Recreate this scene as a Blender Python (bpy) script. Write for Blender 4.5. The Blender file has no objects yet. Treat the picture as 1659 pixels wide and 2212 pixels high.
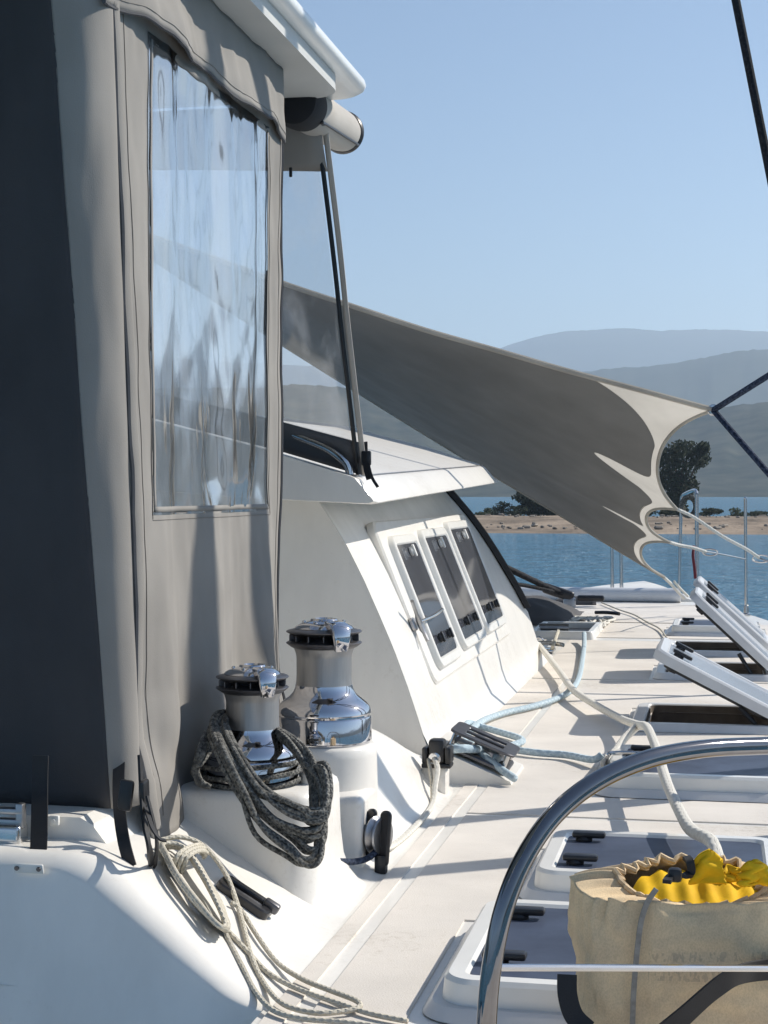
import bpy, bmesh, math, random
from mathutils import Vector, Matrix, noise

rnd = random.Random(11)
SC = bpy.context.scene
COL = SC.collection
pi = math.pi
rad = math.radians

# ------------------------------------------------------------------ camera
EYE = 0.92                       # eye height above the side deck
YAW = rad(11.46)
PITCH = math.atan(41 / 3551.0)
F, CX, CY = 3551.0, 829.5, 1106.0   # focal length and centre in 1659 x 2212 picture units
cam_d = bpy.data.cameras.new('camera')
cam_d.sensor_fit = 'VERTICAL'
cam_d.sensor_height = 36.0
cam_d.lens = 36.0 * F / 2212.0
cam_d.clip_start = 0.05
cam_d.clip_end = 60000
cam = bpy.data.objects.new('camera', cam_d)
COL.objects.link(cam)
cam.location = (0, 0, EYE)
cam.rotation_euler = (pi / 2 - PITCH, 0, YAW)
SC.camera = cam

# ------------------------------------------------------------------ sky, sun, exposure
SUN_AZ = rad(34)                 # forward of the starboard beam
SUN_EL = rad(38)
wd = bpy.data.worlds.new('World')
SC.world = wd
wd.use_nodes = True
wn = wd.node_tree.nodes
sky = wn.new('ShaderNodeTexSky')
sky.sky_type = 'NISHITA'
sky.sun_disc = False
sky.sun_elevation = SUN_EL
sky.sun_rotation = pi / 2 - SUN_AZ
sky.air_density = 1.0
sky.dust_density = 0.5
sky.ozone_density = 2.6
bg = wn['Background']
bg.inputs['Strength'].default_value = 0.098
wd.node_tree.links.new(sky.outputs[0], bg.inputs[0])
sun_d = bpy.data.lights.new('sun', 'SUN')
sun_d.energy = 5.0
sun_d.angle = rad(0.53)
sun_d.color = (1.0, 0.935, 0.84)
sun = bpy.data.objects.new('sun', sun_d)
COL.objects.link(sun)
SUND = Vector((math.cos(SUN_EL) * math.cos(SUN_AZ), math.cos(SUN_EL) * math.sin(SUN_AZ), math.sin(SUN_EL)))
sun.rotation_euler = SUND.to_track_quat('Z', 'Y').to_euler()
sun.location = SUND * 40
SC.view_settings.view_transform = 'Standard'
SC.view_settings.look = 'None'
SC.view_settings.exposure = 0.25
SC.view_settings.gamma = 1.0
cy = SC.cycles
cy.use_denoising = True
cy.max_bounces = 8
cy.diffuse_bounces = 3
cy.glossy_bounces = 4
cy.transmission_bounces = 6
cy.transparent_max_bounces = 24
cy.volume_bounces = 1
cy.caustics_reflective = False
cy.caustics_refractive = False
cy.sample_clamp_indirect = 6

# ------------------------------------------------------------------ measuring helpers (picture unit -> place)
st, ct, sp, cp = math.sin(YAW), math.cos(YAW), math.sin(PITCH), math.cos(PITCH)
def ray(u, v):
    a, b = (u - CX) / F, (CY - v) / F
    return Vector((-st * cp + a * ct - b * st * sp, ct * cp + a * st + b * ct * sp, -sp + b * cp))
EYEV = Vector((0, 0, EYE))
def PD(u, v, d): return EYEV + ray(u, v) * d
def PY(u, v, Y): r = ray(u, v); return EYEV + r * (Y / r.y)
def PX(u, v, X): r = ray(u, v); return EYEV + r * (X / r.x)
def PZ(u, v, Z): r = ray(u, v); return EYEV + r * ((Z - EYE) / r.z)
def PS(u, v, off=0.0):           # on the sloping outer face of the cockpit coaming
    r = ray(u, v); k = 0.5855
    return EYEV + r * ((-0.4684 + off - EYE) / (r.z + k * r.x))

# ------------------------------------------------------------------ mesh helpers
def mesh_obj(name, vf, mat, parent=None, smooth=True, ang=35, uv=None, inv=None):
    v, f = vf[0], vf[1]
    me = bpy.data.meshes.new(name)
    me.from_pydata([tuple(p) for p in v], [], [tuple(q) for q in f])
    me.validate(clean_customdata=False)
    if uv is not None:
        lay = me.uv_layers.new(name='UVMap')
        for lp in me.loops:
            lay.data[lp.index].uv = uv[lp.vertex_index]
    if smooth:
        me.polygons.foreach_set('use_smooth', [True] * len(me.polygons))
        me.set_sharp_from_angle(angle=rad(ang))
    mats = mat if isinstance(mat, (list, tuple)) else [mat]
    for m in mats: me.materials.append(m)
    o = bpy.data.objects.new(name, me)
    COL.objects.link(o)
    if parent is not None:
        o.parent = parent
        if parent.type == 'EMPTY':
            o.matrix_parent_inverse = Matrix.Translation(-Vector(parent.location)) if inv is None else inv
    return o

def thing(name, label, cat, loc=(0, 0, 0), group=None):
    e = bpy.data.objects.new(name, None)
    COL.objects.link(e)
    e.empty_display_size = 0.1
    e.location = loc
    e['label'] = label; e['category'] = cat
    if group: e['group'] = group
    return e
def tag(o, label, cat, group=None, kind=None):
    if label: o['label'] = label
    if cat: o['category'] = cat
    if group: o['group'] = group
    if kind: o['kind'] = kind
    return o
def copy_tree(o, parent=None):
    c = o.copy(); COL.objects.link(c)
    if parent is not None: c.parent = parent
    for ch in [x for x in COL.objects if x.parent == o]:
        copy_tree(ch, c)
    return c

def merge(*parts):
    V, Fc = [], []
    for v, f in parts:
        n = len(V)
        V += list(v); Fc += [tuple(i + n for i in q) for q in f]
    return V, Fc
def xf(vf, M): return [M @ Vector(p) for p in vf[0]], vf[1]
def rbox(sx, sy, sz, bev=0.005, seg=2, M=None):
    bm = bmesh.new()
    bmesh.ops.create_cube(bm, size=1.0)
    for v in bm.verts: v.co = Vector((v.co.x * sx, v.co.y * sy, v.co.z * sz))
    if bev > 0:
        bmesh.ops.bevel(bm, geom=list(bm.edges), offset=bev, segments=seg, profile=0.5, affect='EDGES')
    bm.verts.index_update()
    V = [v.co.copy() for v in bm.verts]; Fc = [tuple(v.index for v in f.verts) for f in bm.faces]
    bm.free()
    if M is not None: V = [M @ p for p in V]
    return V, Fc
def T(x, y, z): return Matrix.Translation((x, y, z))
def RZ(a): return Matrix.Rotation(a, 4, 'Z')
def RX(a): return Matrix.Rotation(a, 4, 'X')
def RY(a): return Matrix.Rotation(a, 4, 'Y')
def grid(fn, nu, nv, skip=None):
    V = [fn(i / nu, j / nv) for j in range(nv + 1) for i in range(nu + 1)]
    Fc = []
    for j in range(nv):
        for i in range(nu):
            if skip and skip((i + .5) / nu, (j + .5) / nv): continue
            a = j * (nu + 1) + i
            Fc.append((a, a + 1, a + nu + 2, a + nu + 1))
    return V, Fc
def lathe(prof, n=48, M=None):
    V, Fc = [], []
    for r, z in prof:
        for k in range(n):
            a = 2 * pi * k / n
            V.append(Vector((r * math.cos(a), r * math.sin(a), z)))
    for j in range(len(prof) - 1):
        for k in range(n):
            k2 = (k + 1) % n
            Fc.append((j * n + k, j * n + k2, (j + 1) * n + k2, (j + 1) * n + k))
    Fc.append(tuple(range(n - 1, -1, -1)))
    Fc.append(tuple((len(prof) - 1) * n + k for k in range(n)))
    if M is not None: V = [M @ p for p in V]
    return V, Fc
def loft(secs, cap=True, closed=True):
    n = len(secs[0]); V = [Vector(p) for s in secs for p in s]; Fc = []
    for j in range(len(secs) - 1):
        for k in range(n if closed else n - 1):
            k2 = (k + 1) % n
            Fc.append((j * n + k, j * n + k2, (j + 1) * n + k2, (j + 1) * n + k))
    if cap:
        Fc.append(tuple(range(n - 1, -1, -1))); Fc.append(tuple((len(secs) - 1) * n + k for k in range(n)))
    return V, Fc
def catmull(P, sub=6, closed=False):
    P = [Vector(p) for p in P]; n = len(P); out = []
    if n < 3: return P
    rng = range(n) if closed else range(n - 1)
    for i in rng:
        if closed: a, b, c, d = P[(i - 1) % n], P[i], P[(i + 1) % n], P[(i + 2) % n]
        else: a, b, c, d = P[max(i - 1, 0)], P[i], P[i + 1], P[min(i + 2, n - 1)]
        for k in range(sub):
            t = k / sub; t2 = t * t; t3 = t2 * t
            out.append(0.5 * ((2 * b) + (c - a) * t + (2 * a - 5 * b + 4 * c - d) * t2 + (3 * b - a - 3 * c + d) * t3))
    if not closed: out.append(P[-1])
    return out
def tube(P, r, n=8, closed=False, sub=6, flat=1.0, wob=0.0):
    """returns verts, faces, uv ; flat<1 squashes the section in the second axis"""
    P = catmull(P, sub, closed) if sub > 1 else [Vector(p) for p in P]
    if wob: P = [p + Vector((rnd.uniform(-wob, wob), rnd.uniform(-wob, wob), rnd.uniform(-wob, wob))) for p in P]
    m = len(P); V, Fc, UV = [], [], []
    t0 = (P[1] - P[0]).normalized()
    nrm = t0.orthogonal().normalized()
    if abs(t0.z) < 0.9: nrm = (Vector((0, 0, 1)) - t0 * t0.z).normalized()
    ln = 0
    for i in range(m):
        if closed: t = (P[(i + 1) % m] - P[(i - 1) % m])
        else: t = P[min(i + 1, m - 1)] - P[max(i - 1, 0)]
        t = t.normalized() if t.length > 1e-9 else t0
        nrm = nrm - t * nrm.dot(t)
        nrm = nrm.normalized() if nrm.length > 1e-6 else t.orthogonal().normalized()
        bi = t.cross(nrm)
        ri = r[min(int(i * len(r) / m), len(r) - 1)] if isinstance(r, (list, tuple)) else r
        if i: ln += (P[i] - P[i - 1]).length
        for k in range(n):
            a = 2 * pi * k / n
            V.append(P[i] + nrm * (math.cos(a) * ri * flat) + bi * (math.sin(a) * ri))
            UV.append((ln / (2 * pi * ri), k / n * 1.0))
    for i in range(m if closed else m - 1):
        i2 = (i + 1) % m
        for k in range(n):
            k2 = (k + 1) % n
            Fc.append((i * n + k, i * n + k2, i2 * n + k2, i2 * n + k))
    if not closed:
        Fc.append(tuple(range(n - 1, -1, -1))); Fc.append(tuple((m - 1) * n + k for k in range(n)))
    return V, Fc, UV
def rrect(w, l, r, n=6):
    pts = []
    for cxn, cyn, a0 in ((w / 2 - r, l / 2 - r, 0), (-w / 2 + r, l / 2 - r, pi / 2), (-w / 2 + r, -l / 2 + r, pi), (w / 2 - r, -l / 2 + r, 3 * pi / 2)):
        for k in range(n + 1):
            a = a0 + pi / 2 * k / n
            pts.append((cxn + r * math.cos(a), cyn + r * math.sin(a)))
    return pts
def rect_ring(w, l, r, wall, h0, h1, bev=0.006, slope=0.0):
    """rounded rectangular ring between heights h0..h1; wall = ring width; slope = how far the foot spreads"""
    secs = []
    for ins, z in ((-slope, h0), (0, h1 - bev), (bev, h1), (wall - bev, h1), (wall, h1 - bev), (wall, h0)):
        secs.append([(x, y, z) for x, y in rrect(w - 2 * ins, l - 2 * ins, max(r - ins, 0.004))])
    return loft(secs, cap=False)
def slab(w, l, r, z0, z1, bev=0.004):
    secs = []
    for ins, z in ((0, z0), (0, z1 - bev), (bev, z1)):
        secs.append([(x, y, z) for x, y in rrect(w - 2 * ins, l - 2 * ins, max(r - ins, 0.003))])
    return loft(secs, cap=True)
def nz(x, y, z=0): return noise.noise(Vector((x, y, z)))
def solid(o, t, off=0.0):
    m = o.modifiers.new('thickness', 'SOLIDIFY'); m.thickness = t; m.offset = off
    return o

# ------------------------------------------------------------------ materials
def new_mat(name):
    m = bpy.data.materials.new(name); m.use_nodes = True
    return m, m.node_tree.nodes, m.node_tree.links, m.node_tree.nodes['Principled BSDF']
def pmat(name, col, rough=0.5, metal=0.0, var=0.0, vscale=4.0, bump=0.0, bscale=60.0, coat=0.0, spec=0.5, stretch=None, col2=None, bdist=0.002, rvar=0.0, detail=5, grime=0.0):
    m, N, L, B = new_mat(name)
    B.inputs['Roughness'].default_value = rough
    B.inputs['Metallic'].default_value = metal
    B.inputs['Specular IOR Level'].default_value = spec
    B.inputs['Coat Weight'].default_value = coat
    B.inputs['Coat Roughness'].default_value = 0.08
    B.inputs['Base Color'].default_value = (*col, 1)
    tc = N.new('ShaderNodeTexCoord'); mp = N.new('ShaderNodeMapping')
    L.new(tc.outputs['Object'], mp.inputs[0])
    if stretch: mp.inputs['Scale'].default_value = stretch
    if var > 0 or col2:
        nt = N.new('ShaderNodeTexNoise'); nt.inputs['Scale'].default_value = vscale; nt.inputs['Detail'].default_value = detail
        nt.inputs['Roughness'].default_value = 0.6
        L.new(mp.outputs[0], nt.inputs['Vector'])
        mx = N.new('ShaderNodeMix'); mx.data_type = 'RGBA'
        c2 = col2 if col2 else tuple(max(0, c * (1 - var)) for c in col)
        c1 = col if col2 else tuple(min(1, c * (1 + var * .6)) for c in col)
        mx.inputs[6].default_value = (*c1, 1); mx.inputs[7].default_value = (*c2, 1)
        rp = N.new('ShaderNodeMapRange'); rp.inputs[1].default_value = 0.32; rp.inputs[2].default_value = 0.68
        L.new(nt.outputs[0], rp.inputs[0]); L.new(rp.outputs[0], mx.inputs[0]); L.new(mx.outputs[2], B.inputs['Base Color'])
        if grime:
            g1 = N.new('ShaderNodeTexNoise'); g1.inputs['Scale'].default_value = 55; g1.inputs['Detail'].default_value = 6; g1.inputs['Roughness'].default_value = .7
            g2 = N.new('ShaderNodeTexNoise'); g2.inputs['Scale'].default_value = 1.7; g2.inputs['Detail'].default_value = 4
            L.new(tc.outputs['Object'], g1.inputs['Vector']); L.new(tc.outputs['Object'], g2.inputs['Vector'])
            ga = N.new('ShaderNodeMath'); ga.operation = 'MULTIPLY'; L.new(g1.outputs[0], ga.inputs[0]); L.new(g2.outputs[0], ga.inputs[1])
            gm = N.new('ShaderNodeMapRange'); gm.inputs[1].default_value = .30; gm.inputs[2].default_value = .46; gm.inputs[3].default_value = 0; gm.inputs[4].default_value = grime
            L.new(ga.outputs[0], gm.inputs[0])
            gx = N.new('ShaderNodeMix'); gx.data_type = 'RGBA'; gx.inputs[7].default_value = (col[0] * .55, col[1] * .50, col[2] * .42, 1)
            L.new(gm.outputs[0], gx.inputs[0]); L.new(mx.outputs[2], gx.inputs[6]); L.new(gx.outputs[2], B.inputs['Base Color'])
        if rvar:
            rr = N.new('ShaderNodeMapRange'); rr.inputs[3].default_value = rough - rvar; rr.inputs[4].default_value = rough + rvar
            L.new(nt.outputs[0], rr.inputs[0]); L.new(rr.outputs[0], B.inputs['Roughness'])
    if bump > 0:
        nb = N.new('ShaderNodeTexNoise'); nb.inputs['Scale'].default_value = bscale; nb.inputs['Detail'].default_value = 3
        L.new(mp.outputs[0], nb.inputs['Vector'])
        bp = N.new('ShaderNodeBump'); bp.inputs['Strength'].default_value = bump; bp.inputs['Distance'].default_value = bdist
        L.new(nb.outputs[0], bp.inputs['Height']); L.new(bp.outputs[0], B.inputs['Normal'])
    return m

M_gel = pmat('gelcoat_white', (0.80, 0.775, 0.725), 0.33, var=0.085, vscale=3.2, coat=0.15, rvar=0.10, stretch=(1.6, 1.6, .7), detail=9, grime=0.35)
M_gel_top = pmat('gelcoat_hardtop', (0.80, 0.80, 0.78), 0.3, var=0.04, vscale=3, coat=0.2)
M_skid = pmat('non_skid_cream', (0.70, 0.655, 0.595), 0.75, var=0.11, vscale=2.6, bump=0.5, bscale=260, bdist=0.0018, stretch=(1, 1.3, 1), detail=12, grime=0.55)
M_trans = None
def canvas_mat(name, col, transl=0.10, rough=0.9, fold=0.0):
    m, N, L, B = new_mat(name)
    tc = N.new('ShaderNodeTexCoord')
    n1 = N.new('ShaderNodeTexNoise'); n1.inputs['Scale'].default_value = 3.5; n1.inputs['Detail'].default_value = 6
    n2 = N.new('ShaderNodeTexNoise'); n2.inputs['Scale'].default_value = 380; n2.inputs['Detail'].default_value = 1
    L.new(tc.outputs['Object'], n1.inputs['Vector']); L.new(tc.outputs['Object'], n2.inputs['Vector'])
    mx = N.new('ShaderNodeMix'); mx.data_type = 'RGBA'
    mx.inputs[6].default_value = (*[c * 1.08 for c in col], 1); mx.inputs[7].default_value = (*[c * 0.86 for c in col], 1)
    rp = N.new('ShaderNodeMapRange'); rp.inputs[1].default_value = .3; rp.inputs[2].default_value = .7
    L.new(n1.outputs[0], rp.inputs[0]); L.new(rp.outputs[0], mx.inputs[0])
    L.new(mx.outputs[2], B.inputs['Base Color'])
    B.inputs['Roughness'].default_value = rough; B.inputs['Specular IOR Level'].default_value = 0.2
    bp = N.new('ShaderNodeBump'); bp.inputs['Strength'].default_value = 0.25; bp.inputs['Distance'].default_value = 0.0015
    L.new(n2.outputs[0], bp.inputs['Height']); L.new(bp.outputs[0], B.inputs['Normal'])
    if transl > 0:
        tr = N.new('ShaderNodeBsdfTranslucent'); L.new(mx.outputs[2], tr.inputs['Color'])
        ms = N.new('ShaderNodeMixShader'); ms.inputs[0].default_value = transl
        out = N['Material Output']
        L.new(B.outputs[0], ms.inputs[1]); L.new(tr.outputs[0], ms.inputs[2]); L.new(ms.outputs[0], out.inputs['Surface'])
    return m
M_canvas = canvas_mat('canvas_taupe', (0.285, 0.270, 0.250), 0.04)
M_canvas_dark = canvas_mat('canvas_charcoal', (0.10, 0.10, 0.105), 0.0)
M_stitch = pmat('thread', (0.22, 0.20, 0.18), 0.8)
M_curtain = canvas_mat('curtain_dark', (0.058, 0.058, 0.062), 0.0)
M_canvas_roll = canvas_mat('canvas_roll', (0.44, 0.415, 0.38), 0.0)
M_awning = canvas_mat('awning_cloth', (0.18, 0.175, 0.165), 0.09)
M_awning_hem_sun = canvas_mat('awning_hem_sun', (0.54, 0.51, 0.455), 0.46)  # hem cloth, also paints the sunlit bands on the awning underside
M_black = pmat('black_webbing', (0.012, 0.012, 0.014), 0.6, bump=0.3, bscale=500)
M_blackp = pmat('black_plastic', (0.016, 0.016, 0.018), 0.35, var=0.2, vscale=30)
M_mesh = pmat('black_mesh', (0.010, 0.011, 0.014), 0.85, bump=0.5, bscale=300)
M_chrome = pmat('polished_chrome', (0.60, 0.60, 0.625), 0.055, 1.0, rvar=0.03, var=0.02, vscale=8)
M_steel = pmat('stainless', (0.62, 0.61, 0.60), 0.16, 1.0, var=0.08, vscale=12, rvar=0.06)
M_steel_d = pmat('polished_rail', (0.24, 0.235, 0.24), 0.06, 1.0, var=0.1, vscale=14, rvar=0.04)
M_alu = pmat('grey_aluminium', (0.42, 0.42, 0.43), 0.38, 1.0, var=0.12, vscale=20)
M_alu_d = pmat('dark_anodised', (0.13, 0.13, 0.14), 0.4, 0.9, var=0.15, vscale=25)
M_brush = pmat('knurled_drum', (0.42, 0.42, 0.42), 0.45, 1.0, var=0.12, vscale=50, bump=0.5, bscale=90, stretch=(1, 1, 0.1), bdist=0.0012)
M_acryl = pmat('smoked_acrylic', (0.060, 0.066, 0.082), 0.05, 0, var=0.2, vscale=5, spec=1.0)
M_acryl_h = pmat('hatch_acrylic', (0.066, 0.082, 0.122), 0.42, 0, var=0.2, vscale=7, spec=0.12, rvar=0.1)
M_acryl_p = pmat('pale_acrylic', (0.36, 0.40, 0.46), 0.12, 0, var=0.12, vscale=5, spec=0.7, rvar=0.05)
M_frame = pmat('hatch_frame', (0.60, 0.61, 0.62), 0.35, 0.0, var=0.06, vscale=12, coat=0.1)
M_frame_w = pmat('window_frame_white', (0.78, 0.77, 0.73), 0.3, var=0.04, vscale=9, coat=0.2)
M_well = pmat('hatch_well', (0.17, 0.14, 0.115), 0.7, var=0.3, vscale=9)
M_wood = pmat('teak', (0.16, 0.10, 0.06), 0.6, var=0.4, vscale=14)
M_whitep = pmat('white_plastic', (0.75, 0.74, 0.70), 0.4)
M_yellow = pmat('yellow_float', (0.83, 0.50, 0.015), 0.75, var=0.18, vscale=18, bump=0.25, bscale=160, bdist=0.001, spec=0.2)
M_bag = None
M_red = pmat('red_cord', (0.12, 0.012, 0.02), 0.8)

def rope_mat(name, c1, c2, fleck=0.0, k=2.2):
    m, N, L, B = new_mat(name)
    uv = N.new('ShaderNodeUVMap'); sx = N.new('ShaderNodeSeparateXYZ'); L.new(uv.outputs[0], sx.inputs[0])
    def mth(op, a, b=None):
        n = N.new('ShaderNodeMath'); n.operation = op
        for i, x in enumerate((a, b)):
            if x is None: continue
            if isinstance(x, (int, float)): n.inputs[i].default_value = x
            else: L.new(x, n.inputs[i])
        return n.outputs[0]
    U = mth('MULTIPLY', sx.outputs[0], 2 * pi * k); V = mth('MULTIPLY', sx.outputs[1], 2 * pi * 3)
    a = mth('SINE', mth('ADD', U, V)); b = mth('SINE', mth('SUBTRACT', U, V))
    h = mth('MAXIMUM', a, b)
    tc = N.new('ShaderNodeTexCoord'); nt = N.new('ShaderNodeTexNoise'); nt.inputs['Scale'].default_value = 90; nt.inputs['Detail'].default_value = 4
    L.new(tc.outputs['Object'], nt.inputs['Vector'])
    hh = mth('ADD', mth('MULTIPLY', h, 0.10), nt.outputs[0])
    rp = N.new('ShaderNodeMapRange'); rp.inputs[1].default_value = 0.42; rp.inputs[2].default_value = 0.80
    L.new(hh, rp.inputs[0])
    mx = N.new('ShaderNodeMix'); mx.data_type = 'RGBA'
    mx.inputs[6].default_value = (*c1, 1); mx.inputs[7].default_value = (*c2, 1)
    L.new(rp.outputs[0], mx.inputs[0]); L.new(mx.outputs[2], B.inputs['Base Color'])
    B.inputs['Roughness'].default_value = 0.85; B.inputs['Specular IOR Level'].default_value = 0.25
    bp = N.new('ShaderNodeBump'); bp.inputs['Strength'].default_value = 0.6; bp.inputs['Distance'].default_value = 0.0015
    L.new(h, bp.inputs['Height']); L.new(bp.outputs[0], B.inputs['Normal'])
    return m
M_rope_dark = rope_mat('rope_charcoal', (0.065, 0.066, 0.064), (0.30, 0.295, 0.27), k=3.2)
M_rope_white = rope_mat('rope_white', (0.52, 0.485, 0.40), (0.64, 0.60, 0.51))
M_rope_blue = rope_mat('rope_pale_blue', (0.38, 0.49, 0.56), (0.60, 0.70, 0.74))
M_rope_strap = rope_mat('strap_off_white', (0.64, 0.62, 0.56), (0.74, 0.72, 0.66))
M_rope_navy = rope_mat('rope_navy', (0.012, 0.02, 0.04), (0.06, 0.08, 0.13))
M_rope_black = rope_mat('rope_black', (0.010, 0.011, 0.014), (0.035, 0.036, 0.04))

def vinyl_mat(name, refl, haze, bstr, tint=(0.93, 0.95, 0.97)):
    m, N, L, B = new_mat(name)
    out = N['Material Output']; N.remove(B)
    tc = N.new('ShaderNodeTexCoord'); mp = N.new('ShaderNodeMapping'); mp.inputs['Scale'].default_value = (5, 5, 0.8)
    nt = N.new('ShaderNodeTexNoise'); nt.inputs['Scale'].default_value = 1.5; nt.inputs['Detail'].default_value = 1.5; nt.inputs['Distortion'].default_value = 0.4
    L.new(tc.outputs['Object'], mp.inputs[0]); L.new(mp.outputs[0], nt.inputs['Vector'])
    bp = N.new('ShaderNodeBump'); bp.inputs['Strength'].default_value = bstr; bp.inputs['Distance'].default_value = 0.03
    L.new(nt.outputs[0], bp.inputs['Height'])
    gl = N.new('ShaderNodeBsdfGlossy'); gl.inputs['Roughness'].default_value = 0.11; L.new(bp.outputs[0], gl.inputs['Normal'])
    tr = N.new('ShaderNodeBsdfTransparent'); tr.inputs[0].default_value = (*tint, 1)
    df = N.new('ShaderNodeBsdfDiffuse'); df.inputs[0].default_value = (0.75, 0.78, 0.82, 1)
    tl = N.new('ShaderNodeBsdfTranslucent'); tl.inputs[0].default_value = (0.75, 0.78, 0.82, 1)
    dd = N.new('ShaderNodeMixShader'); dd.inputs[0].default_value = 0.5; L.new(df.outputs[0], dd.inputs[1]); L.new(tl.outputs[0], dd.inputs[2])
    m1 = N.new('ShaderNodeMixShader'); m1.inputs[0].default_value = haze
    mph = N.new('ShaderNodeMapping'); mph.inputs['Scale'].default_value = (7, 7, 0.55); mph.inputs['Rotation'].default_value = (0.12, 0, 0)
    L.new(tc.outputs['Object'], mph.inputs[0])
    nh = N.new('ShaderNodeTexNoise'); nh.inputs['Scale'].default_value = 1.3; nh.inputs['Detail'].default_value = 3; nh.inputs['Distortion'].default_value = 0.8
    L.new(mph.outputs[0], nh.inputs['Vector'])
    hr_ = N.new('ShaderNodeMapRange'); hr_.inputs[1].default_value = 0.45; hr_.inputs[2].default_value = 0.72; hr_.inputs[3].default_value = haze * .35; hr_.inputs[4].default_value = haze * 2.6
    L.new(nh.outputs[0], hr_.inputs[0]); L.new(hr_.outputs[0], m1.inputs[0])
    L.new(tr.outputs[0], m1.inputs[1]); L.new(dd.outputs[0], m1.inputs[2])
    fr = N.new('ShaderNodeFresnel'); fr.inputs[0].default_value = 1.5; L.new(bp.outputs[0], fr.inputs['Normal'])
    ad = N.new('ShaderNodeMath'); ad.operation = 'MULTIPLY_ADD'; ad.inputs[1].default_value = 1.3; ad.inputs[2].default_value = refl; ad.use_clamp = True
    L.new(fr.outputs[0], ad.inputs[0])
    m2 = N.new('ShaderNodeMixShader'); L.new(ad.outputs[0], m2.inputs[0]); L.new(m1.outputs[0], m2.inputs[1]); L.new(gl.outputs[0], m2.inputs[2])
    L.new(m2.outputs[0], out.inputs['Surface'])
    return m
M_vinyl = vinyl_mat('clear_vinyl_side', 0.44, 0.22, 0.03)
M_vinyl2 = vinyl_mat('clear_vinyl_front', 0.12, 0.09, 0.22)

# ------------------------------------------------------------------ sea, shore, hills
def sea_material():
    m, N, L, B = new_mat('sea_water')
    B.inputs['Base Color'].default_value = (0.10, 0.28, 0.42, 1)
    B.inputs['Roughness'].default_value = 0.10
    B.inputs['IOR'].default_value = 1.33
    tc = N.new('ShaderNodeTexCoord')
    hs = []
    for sc_, st_, w in ((0.16, (0.9, 2.2, 1), 1.6), (0.55, (1.0, 1.9, 1), 1.0), (1.7, (0.8, 1.6, 1), 0.55), (5.0, (1, 1.5, 1), 0.25)):
        mp = N.new('ShaderNodeMapping'); mp.inputs['Scale'].default_value = st_; mp.inputs['Rotation'].default_value = (0, 0, 0.25)
        L.new(tc.outputs['Object'], mp.inputs[0])
        nt = N.new('ShaderNodeTexNoise'); nt.inputs['Scale'].default_value = sc_; nt.inputs['Detail'].default_value = 4; nt.inputs['Roughness'].default_value = 0.55
        L.new(mp.outputs[0], nt.inputs['Vector'])
        ml = N.new('ShaderNodeMath'); ml.operation = 'MULTIPLY'; ml.inputs[1].default_value = w; L.new(nt.outputs[0], ml.inputs[0]); hs.append(ml.outputs[0])
    s = hs[0]
    for h in hs[1:]:
        ad = N.new('ShaderNodeMath'); L.new(s, ad.inputs[0]); L.new(h, ad.inputs[1]); s = ad.outputs[0]
    bp = N.new('ShaderNodeBump'); bp.inputs['Strength'].default_value = 1.0; bp.inputs['Distance'].default_value = 0.75
    L.new(s, bp.inputs['Height']); L.new(bp.outputs[0], B.inputs['Normal'])
    return m
SEA_Z = -1.75
S = 13500
sea = mesh_obj('sea', ([(-S, -S, SEA_Z), (S, -S, SEA_Z), (S, S, SEA_Z), (-S, S, SEA_Z)], [(0, 1, 2, 3)]), sea_material(), smooth=False)
tag(sea, 'calm blue sea around the boat', None, kind='structure')

def az_el(u, v):
    r = ray(u, v); return math.atan2(r.x, r.y), r.z / math.hypot(r.x, r.y)
def hill(name, label, D, crest, base_el, seed, mat, rough=1.0, depth=0.34, step=0.16):
    pts = sorted(az_el(u, v) for u, v in crest)
    def el(a):
        if a <= pts[0][0]:
            k = min(1, (pts[0][0] - a) / rad(14)); w = base_el * (1 + 0.45 * nz(a * 5.0, seed)); return pts[0][1] * (1 - k) + w * k
        if a >= pts[-1][0]:
            k = min(1, (a - pts[-1][0]) / rad(14)); w = base_el * (1 + 0.45 * nz(a * 5.0, seed)); return pts[-1][1] * (1 - k) + w * k
        for (a0, e0), (a1, e1) in zip(pts, pts[1:]):
            if a0 <= a <= a1:
                t = (a - a0) / (a1 - a0); t = t * t * (3 - 2 * t) if False else t
                return e0 + (e1 - e0) * t
    A0, A1 = rad(-115), rad(150)
    n = int(math.degrees(A1 - A0) / step); rows = 16
    V = []
    for j in range(rows + 1):
        for i in range(n + 1):
            a = A0 + (A1 - A0) * i / n
            if j <= 12:
                t = j / 12
                d = D * (1 - depth * (1 - t))
                e = el(a) * D
                ridg = nz(a * 40, t * 3.0, seed) * 0.5 + nz(a * 110, t * 8, seed + 3) * 0.25
                z = e * (t ** 1.25) * (1 + 0.30 * ridg * (1 - t ** 3) * rough) + e * 0.012 * nz(a * 260, seed, t) * t * rough + e * 0.010 * nz(a * 900, seed, 1) * t * rough
                if j == 0: z = -6
            else:
                t = (j - 12) / 4; d = D * (1 + 0.16 * t); z = el(a) * D * (1 - t ** 2) - 4
            V.append((math.sin(a) * d, math.cos(a) * d, EYE * 0 + max(z, -2.4)))
    Fc = [(j * (n + 1) + i, j * (n + 1) + i + 1, (j + 1) * (n + 1) + i + 1, (j + 1) * (n + 1) + i) for j in range(rows) for i in range(n)]
    o = mesh_obj(name, (V, Fc), mat, ang=180)
    return tag(o, label, None, kind='structure')
M_hill = pmat('hill_scrub', (0.075, 0.075, 0.052), 0.95, col2=(0.014, 0.024, 0.018), vscale=0.03, spec=0.1, detail=9)
M_hill2 = pmat('far_hill_scrub', (0.075, 0.080, 0.060), 0.95, col2=(0.045, 0.055, 0.04), vscale=0.004, spec=0.1, detail=7)
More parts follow.
